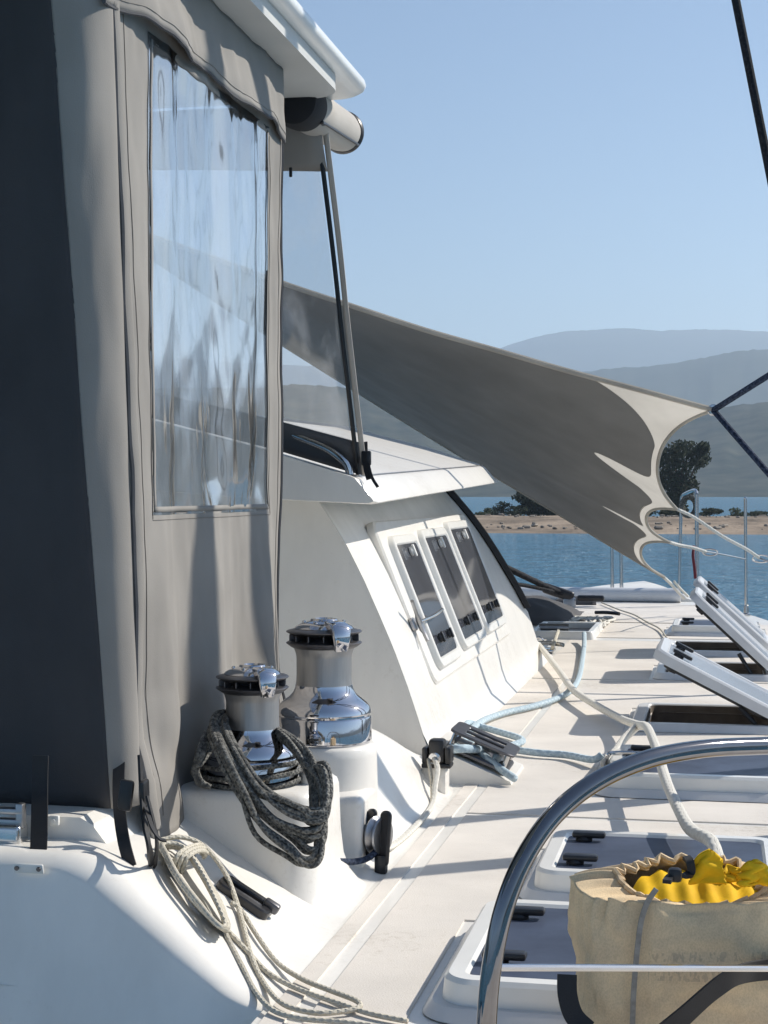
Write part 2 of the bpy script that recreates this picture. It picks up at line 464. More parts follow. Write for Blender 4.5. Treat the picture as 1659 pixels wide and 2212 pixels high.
hill('hills', 'dark scrubby hills across the bay', 1700, [(560, 835), (640, 828), (780, 838), (900, 862), (1060, 905), (1240, 925), (1400, 910), (1500, 888), (1560, 878), (1600, 872), (1659, 866)], 0.055, 2.1, M_hill)
hill('hills', 'blue-grey hill ridge behind the near hills', 3900, [(700, 850), (900, 842), (1100, 822), (1235, 806), (1300, 796), (1380, 792), (1450, 784), (1520, 772), (1590, 758), (1659, 753)], 0.075, 7.7, M_hill2, rough=0.6)
hill('mountains', 'pale hazy mountains on the horizon', 7700, [(900, 800), (1000, 775), (1080, 752), (1120, 738), (1170, 724), (1230, 714), (1300, 711), (1350, 708), (1420, 714), (1500, 711), (1580, 712), (1659, 716)], 0.085, 4.2, M_hill2, rough=0.35)

# low sandy spit
def spit_z(x, y):
    t = (y - 108 - 4 * nz(x * 0.02, 3.3)) / 74.0
    if t <= 0: return SEA_Z - 0.5 * min(1, -t * 4) - 0.02
    h = 0.42 * min(1, t * 3.2) * (1 if t < .75 else max(-0.4, 1 - (t - .75) * 6))
    return SEA_Z - 0.02 + h + 0.16 * nz(x * 0.11, y * 0.16, 4) * min(1, t * 5) + 0.07 * nz(x * .6, y * .5, 9) * min(1, t * 5)
M_sand = pmat('sandy_shore', (0.36, 0.285, 0.215), 0.95, col2=(0.13, 0.105, 0.08), vscale=0.22, bump=0.6, bscale=2.5, bdist=0.25, spec=0.1, stretch=(1, 0.45, 1), detail=9)
sp_o = mesh_obj('shore', grid(lambda a, b: ((-170 + 340 * a), 102 + 100 * b, spit_z(-170 + 340 * a, 102 + 100 * b)), 260, 70), M_sand, ang=180)
tag(sp_o, 'low sandy spit across the water', None, kind='structure')

# haze
def haze_box():
    m = bpy.data.materials.new('haze_air'); m.use_nodes = True
    N, L = m.node_tree.nodes, m.node_tree.links
    N.remove(N['Principled BSDF'])
    pv = N.new('ShaderNodeVolumePrincipled')
    pv.inputs['Color'].default_value = (0.68, 0.83, 1.0, 1)
    pv.inputs['Anisotropy'].default_value = 0.3
    pv.inputs['Density'].default_value = 1.6e-4
    try: pv.inputs['Density Attribute'].default_value = ''
    except Exception: pass
    L.new(pv.outputs[0], N['Material Output'].inputs['Volume'])
    h = 13900
    z0, z1 = SEA_Z - 2.2, 830
    V = [(x, y, z) for z in (z0, z1) for y in (-h, h) for x in (-h, h)]
    Fc = [(0, 2, 3, 1), (4, 5, 7, 6), (0, 1, 5, 4), (2, 6, 7, 3), (0, 4, 6, 2), (1, 3, 7, 5)]
    o = mesh_obj('haze', (V, Fc), m, smooth=False)
    tag(o, 'thin blue haze over the bay', None, kind='stuff')
haze_box()

# ------------------------------------------------------------------ vegetation on the spit
M_leaf_d = pmat('dark_foliage', (0.035, 0.050, 0.025), 0.8, col2=(0.018, 0.026, 0.014), vscale=0.9, spec=0.2)
M_leaf = pmat('olive_foliage', (0.060, 0.080, 0.035), 0.8, col2=(0.030, 0.042, 0.020), vscale=0.9, spec=0.2)
M_bark = pmat('bark', (0.09, 0.07, 0.05), 0.9, var=0.3, vscale=3)
def leaf_cloud(blobs, n, size, r):
    V, Fc = [], []
    for k in range(n):
        c, rr = blobs[int(r.random() * len(blobs))]
        while True:
            p = Vector((r.uniform(-1, 1), r.uniform(-1, 1), r.uniform(-1, 1)))
            if 0.25 < p.length < 1: break
        p = p * (0.55 + 0.45 * r.random() ** 0.5) / max(p.length, 0.4) * p.length if r.random() < .5 else p
        q = Vector(c) + Vector((p.x * rr[0], p.y * rr[1], p.z * rr[2]))
        a = Vector((r.gauss(0, 1), r.gauss(0, 1), r.gauss(0, 1))).normalized()
        b = a.orthogonal().normalized(); s = size * r.uniform(.5, 1.3)
        i = len(V)
        V += [q - a * s, q + b * s * .55, q + a * s, q - b * s * .55]
        Fc.append((i, i + 1, i + 2, i + 3))
    return V, Fc
def tree(u, vb, Y, height, blobs, n, size, label, name, mat, seed, group=None, stems=1):
    r = random.Random(seed)
    b = PY(u, vb, Y); b.z = spit_z(b.x, Y) - 0.05
    t = thing(name, label, 'tree' if 'tree' in name else 'shrub', b, group)
    trunkparts = []
    for s in range(stems):
        dx = r.uniform(-.5, .5) * (s > 0)
        top = b + Vector((blobs[0][0][0] + dx, 0, height * .72))
        trunkparts.append(tube([b + Vector((dx * .3, 0, 0)), b.lerp(top, .5) + Vector((r.uniform(-.2, .2), 0, 0)), top], [.22 * height / 8, .16 * height / 8, .10 * height / 8], 7, sub=4)[:2])
    for c, rr in blobs:
        p0 = b + Vector((blobs[0][0][0] * .5, 0, height * r.uniform(.25, .5)))
        trunkparts.append(tube([p0, (p0 + b + Vector(c)) / 2 + Vector((0, 0, -.1)), b + Vector(c)], [.10 * height / 8, .04 * height / 8], 5, sub=4)[:2])
    mesh_obj('trunk', merge(*trunkparts), M_bark, t)
    V, Fc = leaf_cloud(blobs, n, size, r)
    mesh_obj('crown', ([b + p for p in V], Fc), mat, t, smooth=False)
    return t
def blobset(seed, w, h, k, z0=.2, r0=.26):
    r = random.Random(seed); out = []
    for i in range(k):
        z = h * r.uniform(z0, .88); wz = w * (1.0 - .45 * abs(z / h - .55) / .55)
        out.append(((r.uniform(-.36, .36) * wz, r.uniform(-.3, .3) * wz, z), (w * r0 * r.uniform(.7, 1.2), w * r0 * r.uniform(.7, 1.2), h * .20 * r.uniform(.7, 1.3))))
    return out
tree(1470, 1112, 172, 8.4, [((.3, 0, 7.2), (1.7, 1.5, .9)), ((-1.4, 0, 6.2), (1.6, 1.4, 1.1)), ((1.9, .3, 6.3), (1.3, 1.3, 1.1)), ((-.2, 0, 5.2), (2.2, 1.8, 1.2)), ((-1.2, 0, 4.0), (1.6, 1.5, 1.2)), ((.6, 0, 3.4), (1.4, 1.5, 1.1)), ((-.4, 0, 2.2), (1.3, 1.3, 1.0)), ((2.3, 0, 7.3), (.7, .7, .6)), ((-.3, 0, 1.0), (1.2, 1.2, .8))],
     5200, .22, 'tall dark leafy tree on the spit behind the scalloped awning edge', 'tree', M_leaf_d, 5, stems=2)
tree(1185, 1114, 176, 3.6, blobset(9, 7.0, 4.0, 18, .10), 9000, .24, 'broad dark tree on the spit below the awning', 'tree', M_leaf_d, 6, stems=2)
tree(1265, 1114, 182, 4.6, blobset(19, 6.5, 4.2, 14, .10), 6000, .24, 'rounded dark tree on the spit, half hidden by the awning', 'tree', M_leaf_d, 16, stems=2)
shr = [(1050, 178, 1.1, 2.6, 'low grey-green scrub at the left end of the spit beside the cabin'), (1088, 176, 1.7, 2.8, 'round scrub bush on the spit left of the dark tree'), (1120, 171, 1.3, 2.4, 'small bush in front of the broad dark tree'),
       (1400, 170, 1.2, 3.0, 'scrub bush at the foot of the tall tree'), (1440, 168, 1.0, 2.4, 'low bush between the tall tree and the rail gate'), (1535, 172, 1.3, 2.6, 'dark bush on the spit right of the rail gate'),
       (1590, 174, 1.2, 2.2, 'dark bush on the spit beside the single stanchion'), (1650, 173, .8, 3.0, 'flat scrub at the right edge of the spit')]
for i, (u, Y, h, w, lab) in enumerate(shr):
    tree(u, 1114, Y, h, blobset(30 + i, w, h, 8, .15, .3), 900, .13, lab, 'shrub', M_leaf if i % 3 == 0 else M_leaf_d, 50 + i, 'scrub on the spit')
# drift wood and stones strewn on the beach
def debris():
    r = random.Random(3); parts = []
    for k in range(150):
        u = r.uniform(1020, 1680); Y = r.choice((r.uniform(150, 170), r.uniform(116, 126), r.uniform(160, 172)))
        p = PY(u, 1120, Y); s = r.uniform(.08, .30) * (1.5 if r.random() < .1 else 1)
        z = spit_z(p.x, Y)
        parts.append(rbox(s * r.uniform(1, 3), s, s * r.uniform(.5, 1.2), s * .25, 1, T(p.x, Y, z + s * .25) @ RZ(r.uniform(0, 3)) @ RX(r.uniform(-.3, .3))))
    return merge(*parts)
dbo = mesh_obj('beach_stones', debris(), pmat('pale_stone', (0.40, 0.35, 0.29), 0.9, col2=(0.10, 0.085, 0.07), vscale=0.8), ang=20)
tag(dbo, 'stones and driftwood strewn along the sandy spit', 'stones', kind='stuff')

# ------------------------------------------------------------------ the catamaran
boat = thing('catamaran', 'white sailing catamaran seen forward along its starboard side deck', 'catamaran', (-2.0, 6.0, SEA_Z))
# hatches: (xl, xr, y0, y1, open angle)
HAT = [(-.475, .085, 2.83, 3.43, 0), (-.405, .150, 3.69, 4.17, 0), (-.335, .215, 5.02, 5.62, 0), (-.300, .245, 6.42, 7.02, 27), (-.275, .265, 8.22, 8.80, 43), (-.27, .275, 9.42, 10.02, 42), (-.285, .26, 10.72, 11.30, 0)]
def edge_x(Y):
    P = [(0.5, .95), (6, .93), (8, .84), (10, .62), (11.97, .40), (12.6, .27), (14.1, -.20), (15.2, -.75)]
    for (a, b), (c, d) in zip(P, P[1:]):
        if a <= Y <= c: return b + (d - b) * (Y - a) / (c - a)
    return P[-1][1]
def cells(xc, yc, skip, z):
    xc, yc = sorted(set(round(x, 4) for x in xc)), sorted(set(round(y, 4) for y in yc))
    V, Fc, idx = [], [], {}
    def vid(x, y):
        if (x, y) not in idx: idx[(x, y)] = len(V); V.append((x, y, z))
        return idx[(x, y)]
    for a, b in zip(xc, xc[1:]):
        for c, d in zip(yc, yc[1:]):
            if skip((a + b) / 2, (c + d) / 2): continue
            Fc.append((vid(a, c), vid(b, c), vid(b, d), vid(a, d)))
    return V, Fc
OPEN = [h for h in HAT if h[4]]
def in_open(x, y): return any(h[0] + .035 < x < h[1] - .035 and h[2] + .035 < y < h[3] - .035 for h in OPEN)
xc = [-1.6, -.79, .28] + [v for h in OPEN for v in (h[0] + .035, h[1] - .035)]
yc = [0.6, 2.86, 11.7] + [v for h in OPEN for v in (h[2] + .035, h[3] - .035)]
dk = cells(xc, yc, lambda x, y: in_open(x, y) or (x < -.79 and y < 2.86), 0.0)
dk = merge(dk, ([(-.79, .6, 0), (-.79, 2.9, 0), (-.79, 2.9, -.8), (-.79, .6, -.8)], [(0, 1, 2, 3)]), ([(-.79, .6, -.8), (-.79, 3.2, -.8), (-4, 3.2, -.8), (-4, .6, -.8)], [(0, 1, 2, 3)]))
strip = []
ys = [0.6 + (11.7 - .6) * i / 24 for i in range(25)]
strip.append(loft([[(.28, y, 0), (edge_x(y), y, 0), (edge_x(y) + .012, y, -.02), (edge_x(y) + .03, y, -1.9)] for y in ys], cap=False, closed=False))
ys2 = [11.7 + (14.15 - 11.7) * i / 14 for i in range(15)]
strip.append(loft([[(-2.4, y, -1.9), (-2.4, y, 0), (edge_x(y), y, 0), (edge_x(y) + .012, y, -.02), (edge_x(y) + .03, y, -1.9)] for y in ys2], cap=False, closed=False))
strip.append(([(-2.4, 14.15, -1.9), (edge_x(14.15) + .03, 14.15, -1.9), (edge_x(14.15), 14.15, 0), (-2.4, 14.15, 0)], [(0, 1, 2, 3)]))
mesh_obj('deck', merge(dk, *strip), M_gel, boat, smooth=False)
# starboard bow ahead of the crossbeam
bow = []
for i in range(10):
    y = 14.15 + 2.3 * i / 9; w = .62 * (1 - (i / 9) ** 1.7) + .02; c = -.72
    bow.append([(c - w, y, -1.9), (c - w, y, -.02), (c - w + .03, y, .05), (c + w * .6, y, .05), (c + w, y, -.02), (c + w * .5, y, -1.9)])
mesh_obj('bow', loft(bow), M_gel, boat)
mesh_obj('crossbeam', xf(lathe([(.06, -1.6), (.06, 1.0)], 20), T(-1.3, 14.02, .06) @ RY(pi / 2)), M_frame, boat)
# non-skid panels, proud of the smooth deck
def hat_skip(m): return lambda x, y: any(h[0] - m < x < h[1] + m and h[2] - m < y < h[3] + m for h in HAT)
def skid(x0, x1, y0, y1):
    m = .055
    xs_ = [x0, x1] + [v for h in HAT for v in (h[0] - m, h[1] + m) if x0 < v < x1]
    ys_ = [y0, y1] + [v for h in HAT for v in (h[2] - m, h[3] + m) if y0 < v < y1]
    return cells(xs_, ys_, hat_skip(m), 0.004)
for a in ((-.775, -.735, 1.0, 5.30), (-.700, .62, 1.0, 4.62), (-.700, .62, 4.66, 8.08), (-.90, .50, 8.13, 10.28), (-1.25, .36, 10.5, 11.7)):
    solid(mesh_obj('non_skid_panel', skid(*a), M_skid, boat, smooth=False), .008, -1)
solid(mesh_obj('non_skid_panel', cells([-.90, -.735], [5.5, 8.08], lambda x, y: False, .004), M_skid, boat, smooth=False), .008, -1)
mesh_obj('non_skid_panel', loft([[(-2.2, y, .004), (edge_x(y) - .12, y, .004)] for y in (11.75, 12.3, 12.8, 13.3, 13.7)], cap=False, closed=False), M_skid, boat, smooth=False)

# cockpit coaming: sloping outer face, raked and rounded aft end
def coaming():
    def prof(xc_, zt, xf_, y, inner=-2.4):
        P = [(inner, y, -.8), (inner, y, zt)]
        dx, dz = xf_ - xc_, -zt
        ln = math.hypot(dx, dz); ux, uz = dx / ln, dz / ln
        r = min(.07, ln * .4)
        # rounded crest
        for k in range(7):
            t = k / 6
            a = Vector((xc_ - r, 0, zt)); b = Vector((xc_, 0, zt)); c = Vector((xc_ + ux * r, 0, zt + uz * r))
            q = a * (1 - t) ** 2 + b * 2 * t * (1 - t) + c * t * t
            P.append((q.x, y, q.z))
        rf = min(.07, ln * .4)
        for k in range(7):
            t = k / 6
            a = Vector((xf_ - ux * rf, 0, -uz * rf)); b = Vector((xf_, 0, 0)); c = Vector((xf_ + rf * .9, 0, -.004))
            q = a * (1 - t) ** 2 + b * 2 * t * (1 - t) + c * t * t
            P.append((q.x, y, q.z))
        P.append((xf_ + rf * .2, y, -.8))
        return P
    secs = []
    def lean(P, k):   # rake the aft end: low points further aft
        return [(x, y - .10 * (1 - max(-.5, min(1, z / .2225))) * k, z) for x, y, z in P]
    R_ = .05
    for k in range(8):           # rounded aft edge
        a = (pi / 2) * k / 7
        ins = R_ * (1 - math.sin(a)); dy = R_ * (1 - math.cos(a))
        secs.append(lean(prof(-1.155 - ins * .9, .236 - ins * .55, -.80 - ins * .9, 2.915 + dy), 1))
    for y, k, xq, zq in ((3.05, .8, -1.165, .232), (3.2, .5, -1.175, .226), (3.32, .2, -1.18, .2225), (3.42, 0, -1.18, .2225)): secs.append(lean(prof(xq, zq, -.80 - .02 * (1 - k), y), k))
    for y, xc_, zt, xf_ in ((3.6, -1.18, .2225, -.82), (3.85, -1.16, .235, -.825), (4.02, -1.08, .255, -.825), (4.2, -1.0, .275, -.825), (4.4, -.958, .285, -.822), (4.55, -.95, .268, -.82), (4.7, -.948, .232, -.82), (4.85, -.945, .190, -.825), (5.0, -.942, .145, -.835), (5.15, -.94, .10, -.85), (5.3, -.94, .062, -.87), (5.45, -.94, .03, -.89), (5.56, -.945, .012, -.91)):
        secs.append(prof(xc_, zt, xf_, y))
    return loft(secs)
mesh_obj('coaming', coaming(), M_gel, boat, ang=50)
# small raised block under the aft curtain
blk = [(-2.2, .15), (-1.22, .15), (-1.165, .20), (-1.215, .262), (-1.24, .275), (-2.2, .275)]
mesh_obj('coaming_step', loft([[(x, y, z) for x, z in blk] for y in (3.075, 3.5)]), M_gel, boat, ang=20)
# near winch plinth
def plinth(x0, x1, y0, y1, zt, flare, r, n=8):
    secs = []
    cxm, cym = (x0 + x1) / 2, (y0 + y1) / 2
    for z, g in ((-.03, flare * 1.7), (.0, flare * 1.15), (.015, flare * .75), (.04, flare * .42), (.08, flare * .18), (.14, .004), (zt - .02, 0), (zt - .008, -.004), (zt, -.014)):
        secs.append([(cxm + x, cym + y, z) for x, y in rrect(x1 - x0 + 2 * g, y1 - y0 + 2 * g, r + max(g, -.01), n)])
    return loft(secs)
mesh_obj('winch_plinth', plinth(-1.30, -.865, 3.46, 3.80, .262, .06, .07), M_gel, boat, ang=60)
mesh_obj('plinth_boss', lathe([(.030, .2), (.030, .283), (.026, .289), (.0, .289)], 24, T(-.90, 3.62, 0)), M_gel, boat)
# far winch plinth: round pillar with a block pad on its aft outboard side
mesh_obj('winch_plinth', lathe([(.17, -.02), (.155, .01), (.143, .06), (.137, .14), (.134, .26), (.132, .281), (.124, .290), (0, .290)], 56, T(-.976, 4.05, 0)), M_gel, boat, ang=60)
mesh_obj('block_pad', rbox(.135, .20, .24, .018, 3, T(-.905, 3.955, .065)), M_gel, boat)

# cabin side and bulkhead
WP = [(-.1, -.905), (0.0, -.944), (.015, -.950), (.093, -.977), (.14, -.992), (.265, -1.034), (.391, -1.082), (.501, -1.130), (.627, -1.187), (.753, -1.252), (.817, -1.293), (.864, -1.325), (1.02, -1.44)]
def wall_x(z):
    for (a, b), (c, d) in zip(WP, WP[1:]):
        if a <= z <= c: return b + (d - b) * (z - a) / (c - a)
    return WP[-1][1]
zs = [-.05, 0, .05, .1, .15, .2, .26, .32, .38, .44, .50, .56, .62, .68, .74, .80, .86, .93, 1.0]
def front_y(z): return 9.12 + .1 * (z < .06) if z < .28 else 9.03 - (z - .28) * 1.02
secs = []
for fr in range(25):
    t = fr / 24
    secs.append([(wall_x(z) + (.045 * max(0, 1 - z / .06) if z < .06 else 0), 5.5 + (front_y(z) - 5.5) * t, z) for z in zs])
mesh_obj('cabin_side', loft(secs, cap=False, closed=False), M_gel, boat, ang=40)
bk = [(wall_x(z) - .001, 5.5, z) for z in zs] + [(-4.2, 5.5, 1.05), (-4.2, 5.5, -.6), (-.9, 5.5, -.6)]
mesh_obj('aft_bulkhead', (bk, [tuple(range(len(bk)))]), M_gel, boat, smooth=False)
# raked cabin front
fr_s = []
for z in zs:
    fr_s.append([(wall_x(z) + (-1.5 * k ** 1.0), front_y(z) + .9 * math.sin(min(1, k * 1.4) * pi / 2), z) for k in (0, .06, .15, .3, .5, .75, 1)])
mesh_obj('cabin_front', loft(fr_s, cap=False, closed=False), M_gel, boat)
cov = []
for z in (.285, .31, .4, .5, .6, .7, .8, .9, .99):
    y0, x0 = front_y(z), wall_x(z)
    cov.append([(x0 + .012, y0 - .02, z), (x0 + .035, y0 + .01, z + .004), (x0 + .03, y0 + .06, z + .008), (x0 - .03, y0 + .12, z + .01), (x0 - .15, y0 + .24, z + .01), (x0 - .16, y0 + .20, z), (x0 - .04, y0 + .06, z), (x0, y0, z)])
mesh_obj('windscreen_cover', loft(cov), M_mesh, boat, ang=50)
# coachroof with its overhanging visor
def zl(Y): return .883 + (Y - 5.25) * .0285
def roof():
    secs = []
    for Y, sh in ((5.235, .012), (5.25, 0), (5.6, 0), (6.4, 0), (7.2, 0), (7.9, 0), (8.22, .0), (8.30, .03)):
        z0 = zl(Y) + sh * .3; xo = -1.085 - sh
        # aft quarter: lip swept in at the aft end
        k = max(0, 1 - (Y - 5.235) / .35)
        z1 = z0 + .088
        secs.append([(-4.2, Y, z0 + .16), (-2.4, Y, z0 + .09), (-1.55, Y, z0 + .02), (xo - .02, Y, z0), (xo, Y, z0 + .006), (xo - .002, Y, z0 + .014), (xo - .062 , Y, z1 - .006), (xo - .075, Y, z1), (-1.45, Y, z1 + .085), (-1.9, Y, z1 + .20), (-2.6, Y, z1 + .29), (-4.2, Y, z1 + .33)])
    return loft(secs)
mesh_obj('coachroof', roof(), M_gel, boat, ang=28)
# raised moulding line and rubbing seam of the roof
mesh_obj('roof_seam', tube([(-1.165, 5.26, zl(5.26) + .0905), (-1.165, 8.24, zl(8.24) + .0905)], .004, 6, sub=1)[:2], M_alu, boat)
# handrail on the aft edge of the roof
hr = [PY(560, 905, 5.34), PY(600, 925, 5.33), PY(650, 945, 5.32), PY(700, 965, 5.31), PY(735, 988, 5.30), PY(750, 1005, 5.30), PY(757, 1030, 5.30)]
mesh_obj('handrail', tube(hr, .0135, 12)[:2], M_steel, boat)
mesh_obj('rail_foot', lathe([(.024, 0), (.024, .006), (.017, .012), (0, .012)], 20, T(hr[-1].x, hr[-1].y, hr[-1].z - .004)), M_steel, boat)

# windows in the cabin side
def wpt(y, z, off):
    n = Vector((1, 0, .4)).normalized()
    return Vector((-.94 - .4 * z, y, z)) + n * (off + .016)
slope_a = math.atan(.4)
WM = lambda y, z, off: T(*wpt(y, z, off)) @ RY(pi / 2 - slope_a)   # local x -> down the wall, local z -> outwards
def window(y0, y1, zb, zt, lab, first=False):
    w = (zt - zb) / math.cos(slope_a); l = y1 - y0; M = WM((y0 + y1) / 2, (zb + zt) / 2, 0)
    fr_ = mesh_obj('window', xf(merge(rect_ring(w, l, .05, .040, -.004, .026, .006, .006), slab(w - .06, l - .06, .03, -.003, .012)), M), M_frame_w, boat)
    fr_['label'] = lab
    mesh_obj('pane', xf(slab(w - .078, l - .078, .035, .012, .023, .002), M), M_acryl, fr_)
    for dx, dy in ((-w * .36, 0), (w * .30, -l * .20), (w * .30, l * .20)):
        kn = merge(lathe([(.018, .026), (.019, .033), (.015, .039), (0, .039)], 18, T(dx, dy, 0)), rbox(.042 if dx > 0 else .05, .020, .010, .004, 2, T(dx, dy, .042)))
        mesh_obj('latch', xf(kn, M), M_blackp if dx > 0 else M_whitep, fr_)
window(6.05, 6.55, .25, .745, 'nearest of the three cabin side windows, just forward of the metal cleat')
window(6.69, 7.32, .262, .755, 'middle one of the three cabin side windows')
window(7.40, 8.05, .268, .775, 'farthest cabin side window beside the black windscreen edge')
# long recessed moulding behind the windows
mesh_obj('window_moulding', xf(slab((.60) / math.cos(slope_a), 2.25, .06, -.03, .004, .008), WM(7.05, .51, 0)), M_gel, boat)

# hardtop
def hardtop():
    secs = []
    x0, x1, y0, y1 = -4.4, -1.03, .9, 4.92
    for z, ins in ((2.118, .05), (2.119, .020), (2.126, .006), (2.138, 0), (2.152, .004), (2.163, .016), (2.170, .05)):
        secs.append([((x0 + x1) / 2 + x, (y0 + y1) / 2 + y, z) for x, y in rrect(x1 - x0 - 2 * ins, y1 - y0 - 2 * ins, .12 - min(ins, .09), 8)])
    return loft(secs)
mesh_obj('hardtop', hardtop(), M_gel_top, boat, ang=50)
mesh_obj('hardtop_liner', xf(slab(3.2, 3.66, .10, 2.072, 2.119, .004), T(-2.672, 2.85, 0)), pmat('liner_grey', (0.55, 0.55, 0.53), .5, var=.06), boat)
mesh_obj('bimini_post', tube([(-1.25, 1.2, -.1), (-1.25, 1.2, 2.12)], .025, 12, sub=1)[:2], M_steel, boat)

# ------------------------------------------------------------------ deck hatches
def build_hatch(w, l, ang, label, opened, pale):
    t = thing('deck_hatch', label, 'hatch', (0, 0, 0), 'hatches along the side deck')
    I = Matrix()
    h = .030 if opened else .022
    mesh_obj('frame', rect_ring(w + .05, l + .05, .07, .05, .0, h, .006, .012), M_frame, t, inv=I)
    if opened:
        secs = []
        for z, s in ((h - .004, -.03), (-.30, -.03)):
            secs.append([(x, y, z) for x, y in rrect(w + 2 * s, l + 2 * s, .045)])
        wl = loft(secs, cap=False); n = len(secs[0])
        wl[1].append(tuple(n + k for k in range(n)))
        mesh_obj('well', wl, M_well, t, inv=I)
    lid = mesh_obj('lid', xf(merge(rect_ring(w, l, .06, .045, -.002, .042, .008, .004), slab(w - .04, l - .04, .04, -.001, .016)), T(-w / 2, 0, 0)), M_frame_w if not opened else M_frame, t, inv=I)
    lid.location = (w / 2, 0, h + .002)
    lid.rotation_euler = (0, rad(ang), 0)
    mesh_obj('pane', xf(slab(w - .085, l - .085, .035, .016, .036, .002), T(-w / 2, 0, 0)), M_acryl_p if pale else M_acryl_h, lid)
    for sy in (-1, 1):
        dx, dy = -w + .085, sy * l * .27
        hd = merge(lathe([(.020, .034), (.021, .042), (.016, .047), (0, .047)], 18, T(dx, dy, 0)), rbox(.082, .030, .015, .006, 2, T(dx + .012, dy, .052)))
        mesh_obj('handle', hd, M_blackp, lid)
        hu = merge(lathe([(.020, -.030), (.024, -.012), (.024, .0)], 14, T(dx, dy, 0)))
        if opened: mesh_obj('inside_handle', hu, M_blackp, lid)
        mesh_obj('hinge', rbox(.05, .07, .022, .006, 2, T(-.012, sy * l * .3, .030)), M_frame, lid)
    if opened:
        mesh_obj('inner_seal', xf(rect_ring(w - .10, l - .10, .04, .012, -.018, -.001, .003), T(-w / 2, 0, 0)), M_blackp, lid)
        mesh_obj('stay', tube([(w / 2 - .10, -l / 2 + .03, h), (w / 2 - .16, -l / 2 + .035, h + .16 * math.sin(rad(ang)) * .9)], .010, 8, sub=1)[:2], M_blackp, t, inv=I)
    return t
labs = ['closed smoked deck hatch nearest the camera, partly behind the beige bag', 'closed smoked deck hatch just behind the beige bag, second from the camera', 'closed pale-framed deck hatch crossed by the white strap, seen through the rail hoop',
        'open deck hatch with its lid raised at a low angle, nearest of the open ones', 'open deck hatch with a steep lid, nearer one of the two steep lids', 'open deck hatch with a steep lid, farther one of the two steep lids', 'small looking closed hatch farthest forward, under the steep lids']
for (xl, xr, y0, y1, ang), lab in zip(HAT, labs):
    t = build_hatch(xr - xl, y1 - y0, ang, lab, ang > 0, ang > 0)
    t.location = ((xl + xr) / 2, (y0 + y1) / 2, .003)

# ------------------------------------------------------------------ winches
def make_winch(label):
    t = thing('winch', label, 'winch', (0, 0, 0), 'chrome sheet winches on the coaming')
    I = Matrix()
    mesh_obj('skirt', lathe([(.0, 0), (.117, 0), (.118, .006), (.121, .008), (.121, .064), (.119, .068), (.1155, .069), (.1155, .073), (.119, .074), (.1205, .077), (.1195, .083), (.1155, .092), (.1075, .1015), (.097, .110), (.0865, .118), (.0785, .127), (.0740, .137), (.0725, .146)], 72), M_chrome, t, inv=I)
    mesh_obj('drum', lathe([(.0720, .140), (.0705, .155), (.070, .170), (.070, .215), (.0715, .224), (.075, .234), (.077, .239)], 72), M_brush, t, inv=I)
    jl = mesh_obj('self_tailing_jaw', lathe([(.072, .236), (.084, .242), (.095, .250), (.0965, .2525), (.094, .2545), (.080, .258), (.068, .262), (.064, .265), (.068, .268), (.082, .273), (.095, .2785), (.0965, .281), (.093, .2835), (.078, .287), (.06, .289)], 72), M_alu_d, t, inv=I)
    for k in range(14):      # ribs in the jaw
        a = 2 * pi * k / 14
        mesh_obj('jaw_rib', rbox(.024, .0035, .016, .001, 1, RZ(a) @ T(.078, 0, .2655)), M_alu_d, jl)
    cp_ = mesh_obj('cap', lathe([(.0, .284), (.074, .284), (.075, .289), (.071, .294), (.060, .3005), (.046, .306), (.036, .308), (.0335, .3125), (.023, .3135), (.021, .309), (.018, .303), (.0, .302)], 56), M_chrome, t, inv=I)
    for k in range(6):
        a = 2 * pi * k / 6 + .3
        mesh_obj('cap_screw', lathe([(.005, 0), (.0048, .003), (.003, .0042), (0, .0042)], 10, RZ(a) @ T(.050, 0, .3045) @ RY(.3)), M_steel, cp_)
    # stripper arm: chrome block that bends from the cap down over the jaws
    A = rad(-52)
    prof = [(.040, .303, .018, .007), (.064, .303, .024, .008), (.086, .298, .026, .009), (.098, .288, .025, .010), (.102, .270, .023, .010), (.102, .250, .020, .008), (.099, .238, .016, .006)]
    secs = []
    for i, (r_, z, w, th) in enumerate(prof):
        p0, p1 = prof[max(i - 1, 0)], prof[min(i + 1, len(prof) - 1)]
        tx, tz = p1[0] - p0[0], p1[1] - p0[1]; l = math.hypot(tx, tz); nx, nz_ = -tz / l, tx / l
        if nx < 0 and i > 2: pass
        secs.append([RZ(A) @ Vector((r_ + nx * s2 * th, s1 * w, z + nz_ * s2 * th)) for s1, s2 in ((-1, -.6), (-.8, -1), (.8, -1), (1, -.6), (1, .6), (.8, 1), (-.8, 1), (-1, .6))])
    mesh_obj('stripper_arm', loft(secs), M_chrome, t, ang=50, inv=I)
    return t
wf = make_winch('larger chrome self-tailing winch on the round pillar, bare of rope')
wf.location = (-.976, 4.05, .2895)
wn_ = copy_tree(wf)
wn_['label'] = 'smaller chrome self-tailing winch nearer the camera with dark rope hung on it'
wn_.location = (-1.035, 3.60, .2615)
wn_.scale = (.86, .86, .86)

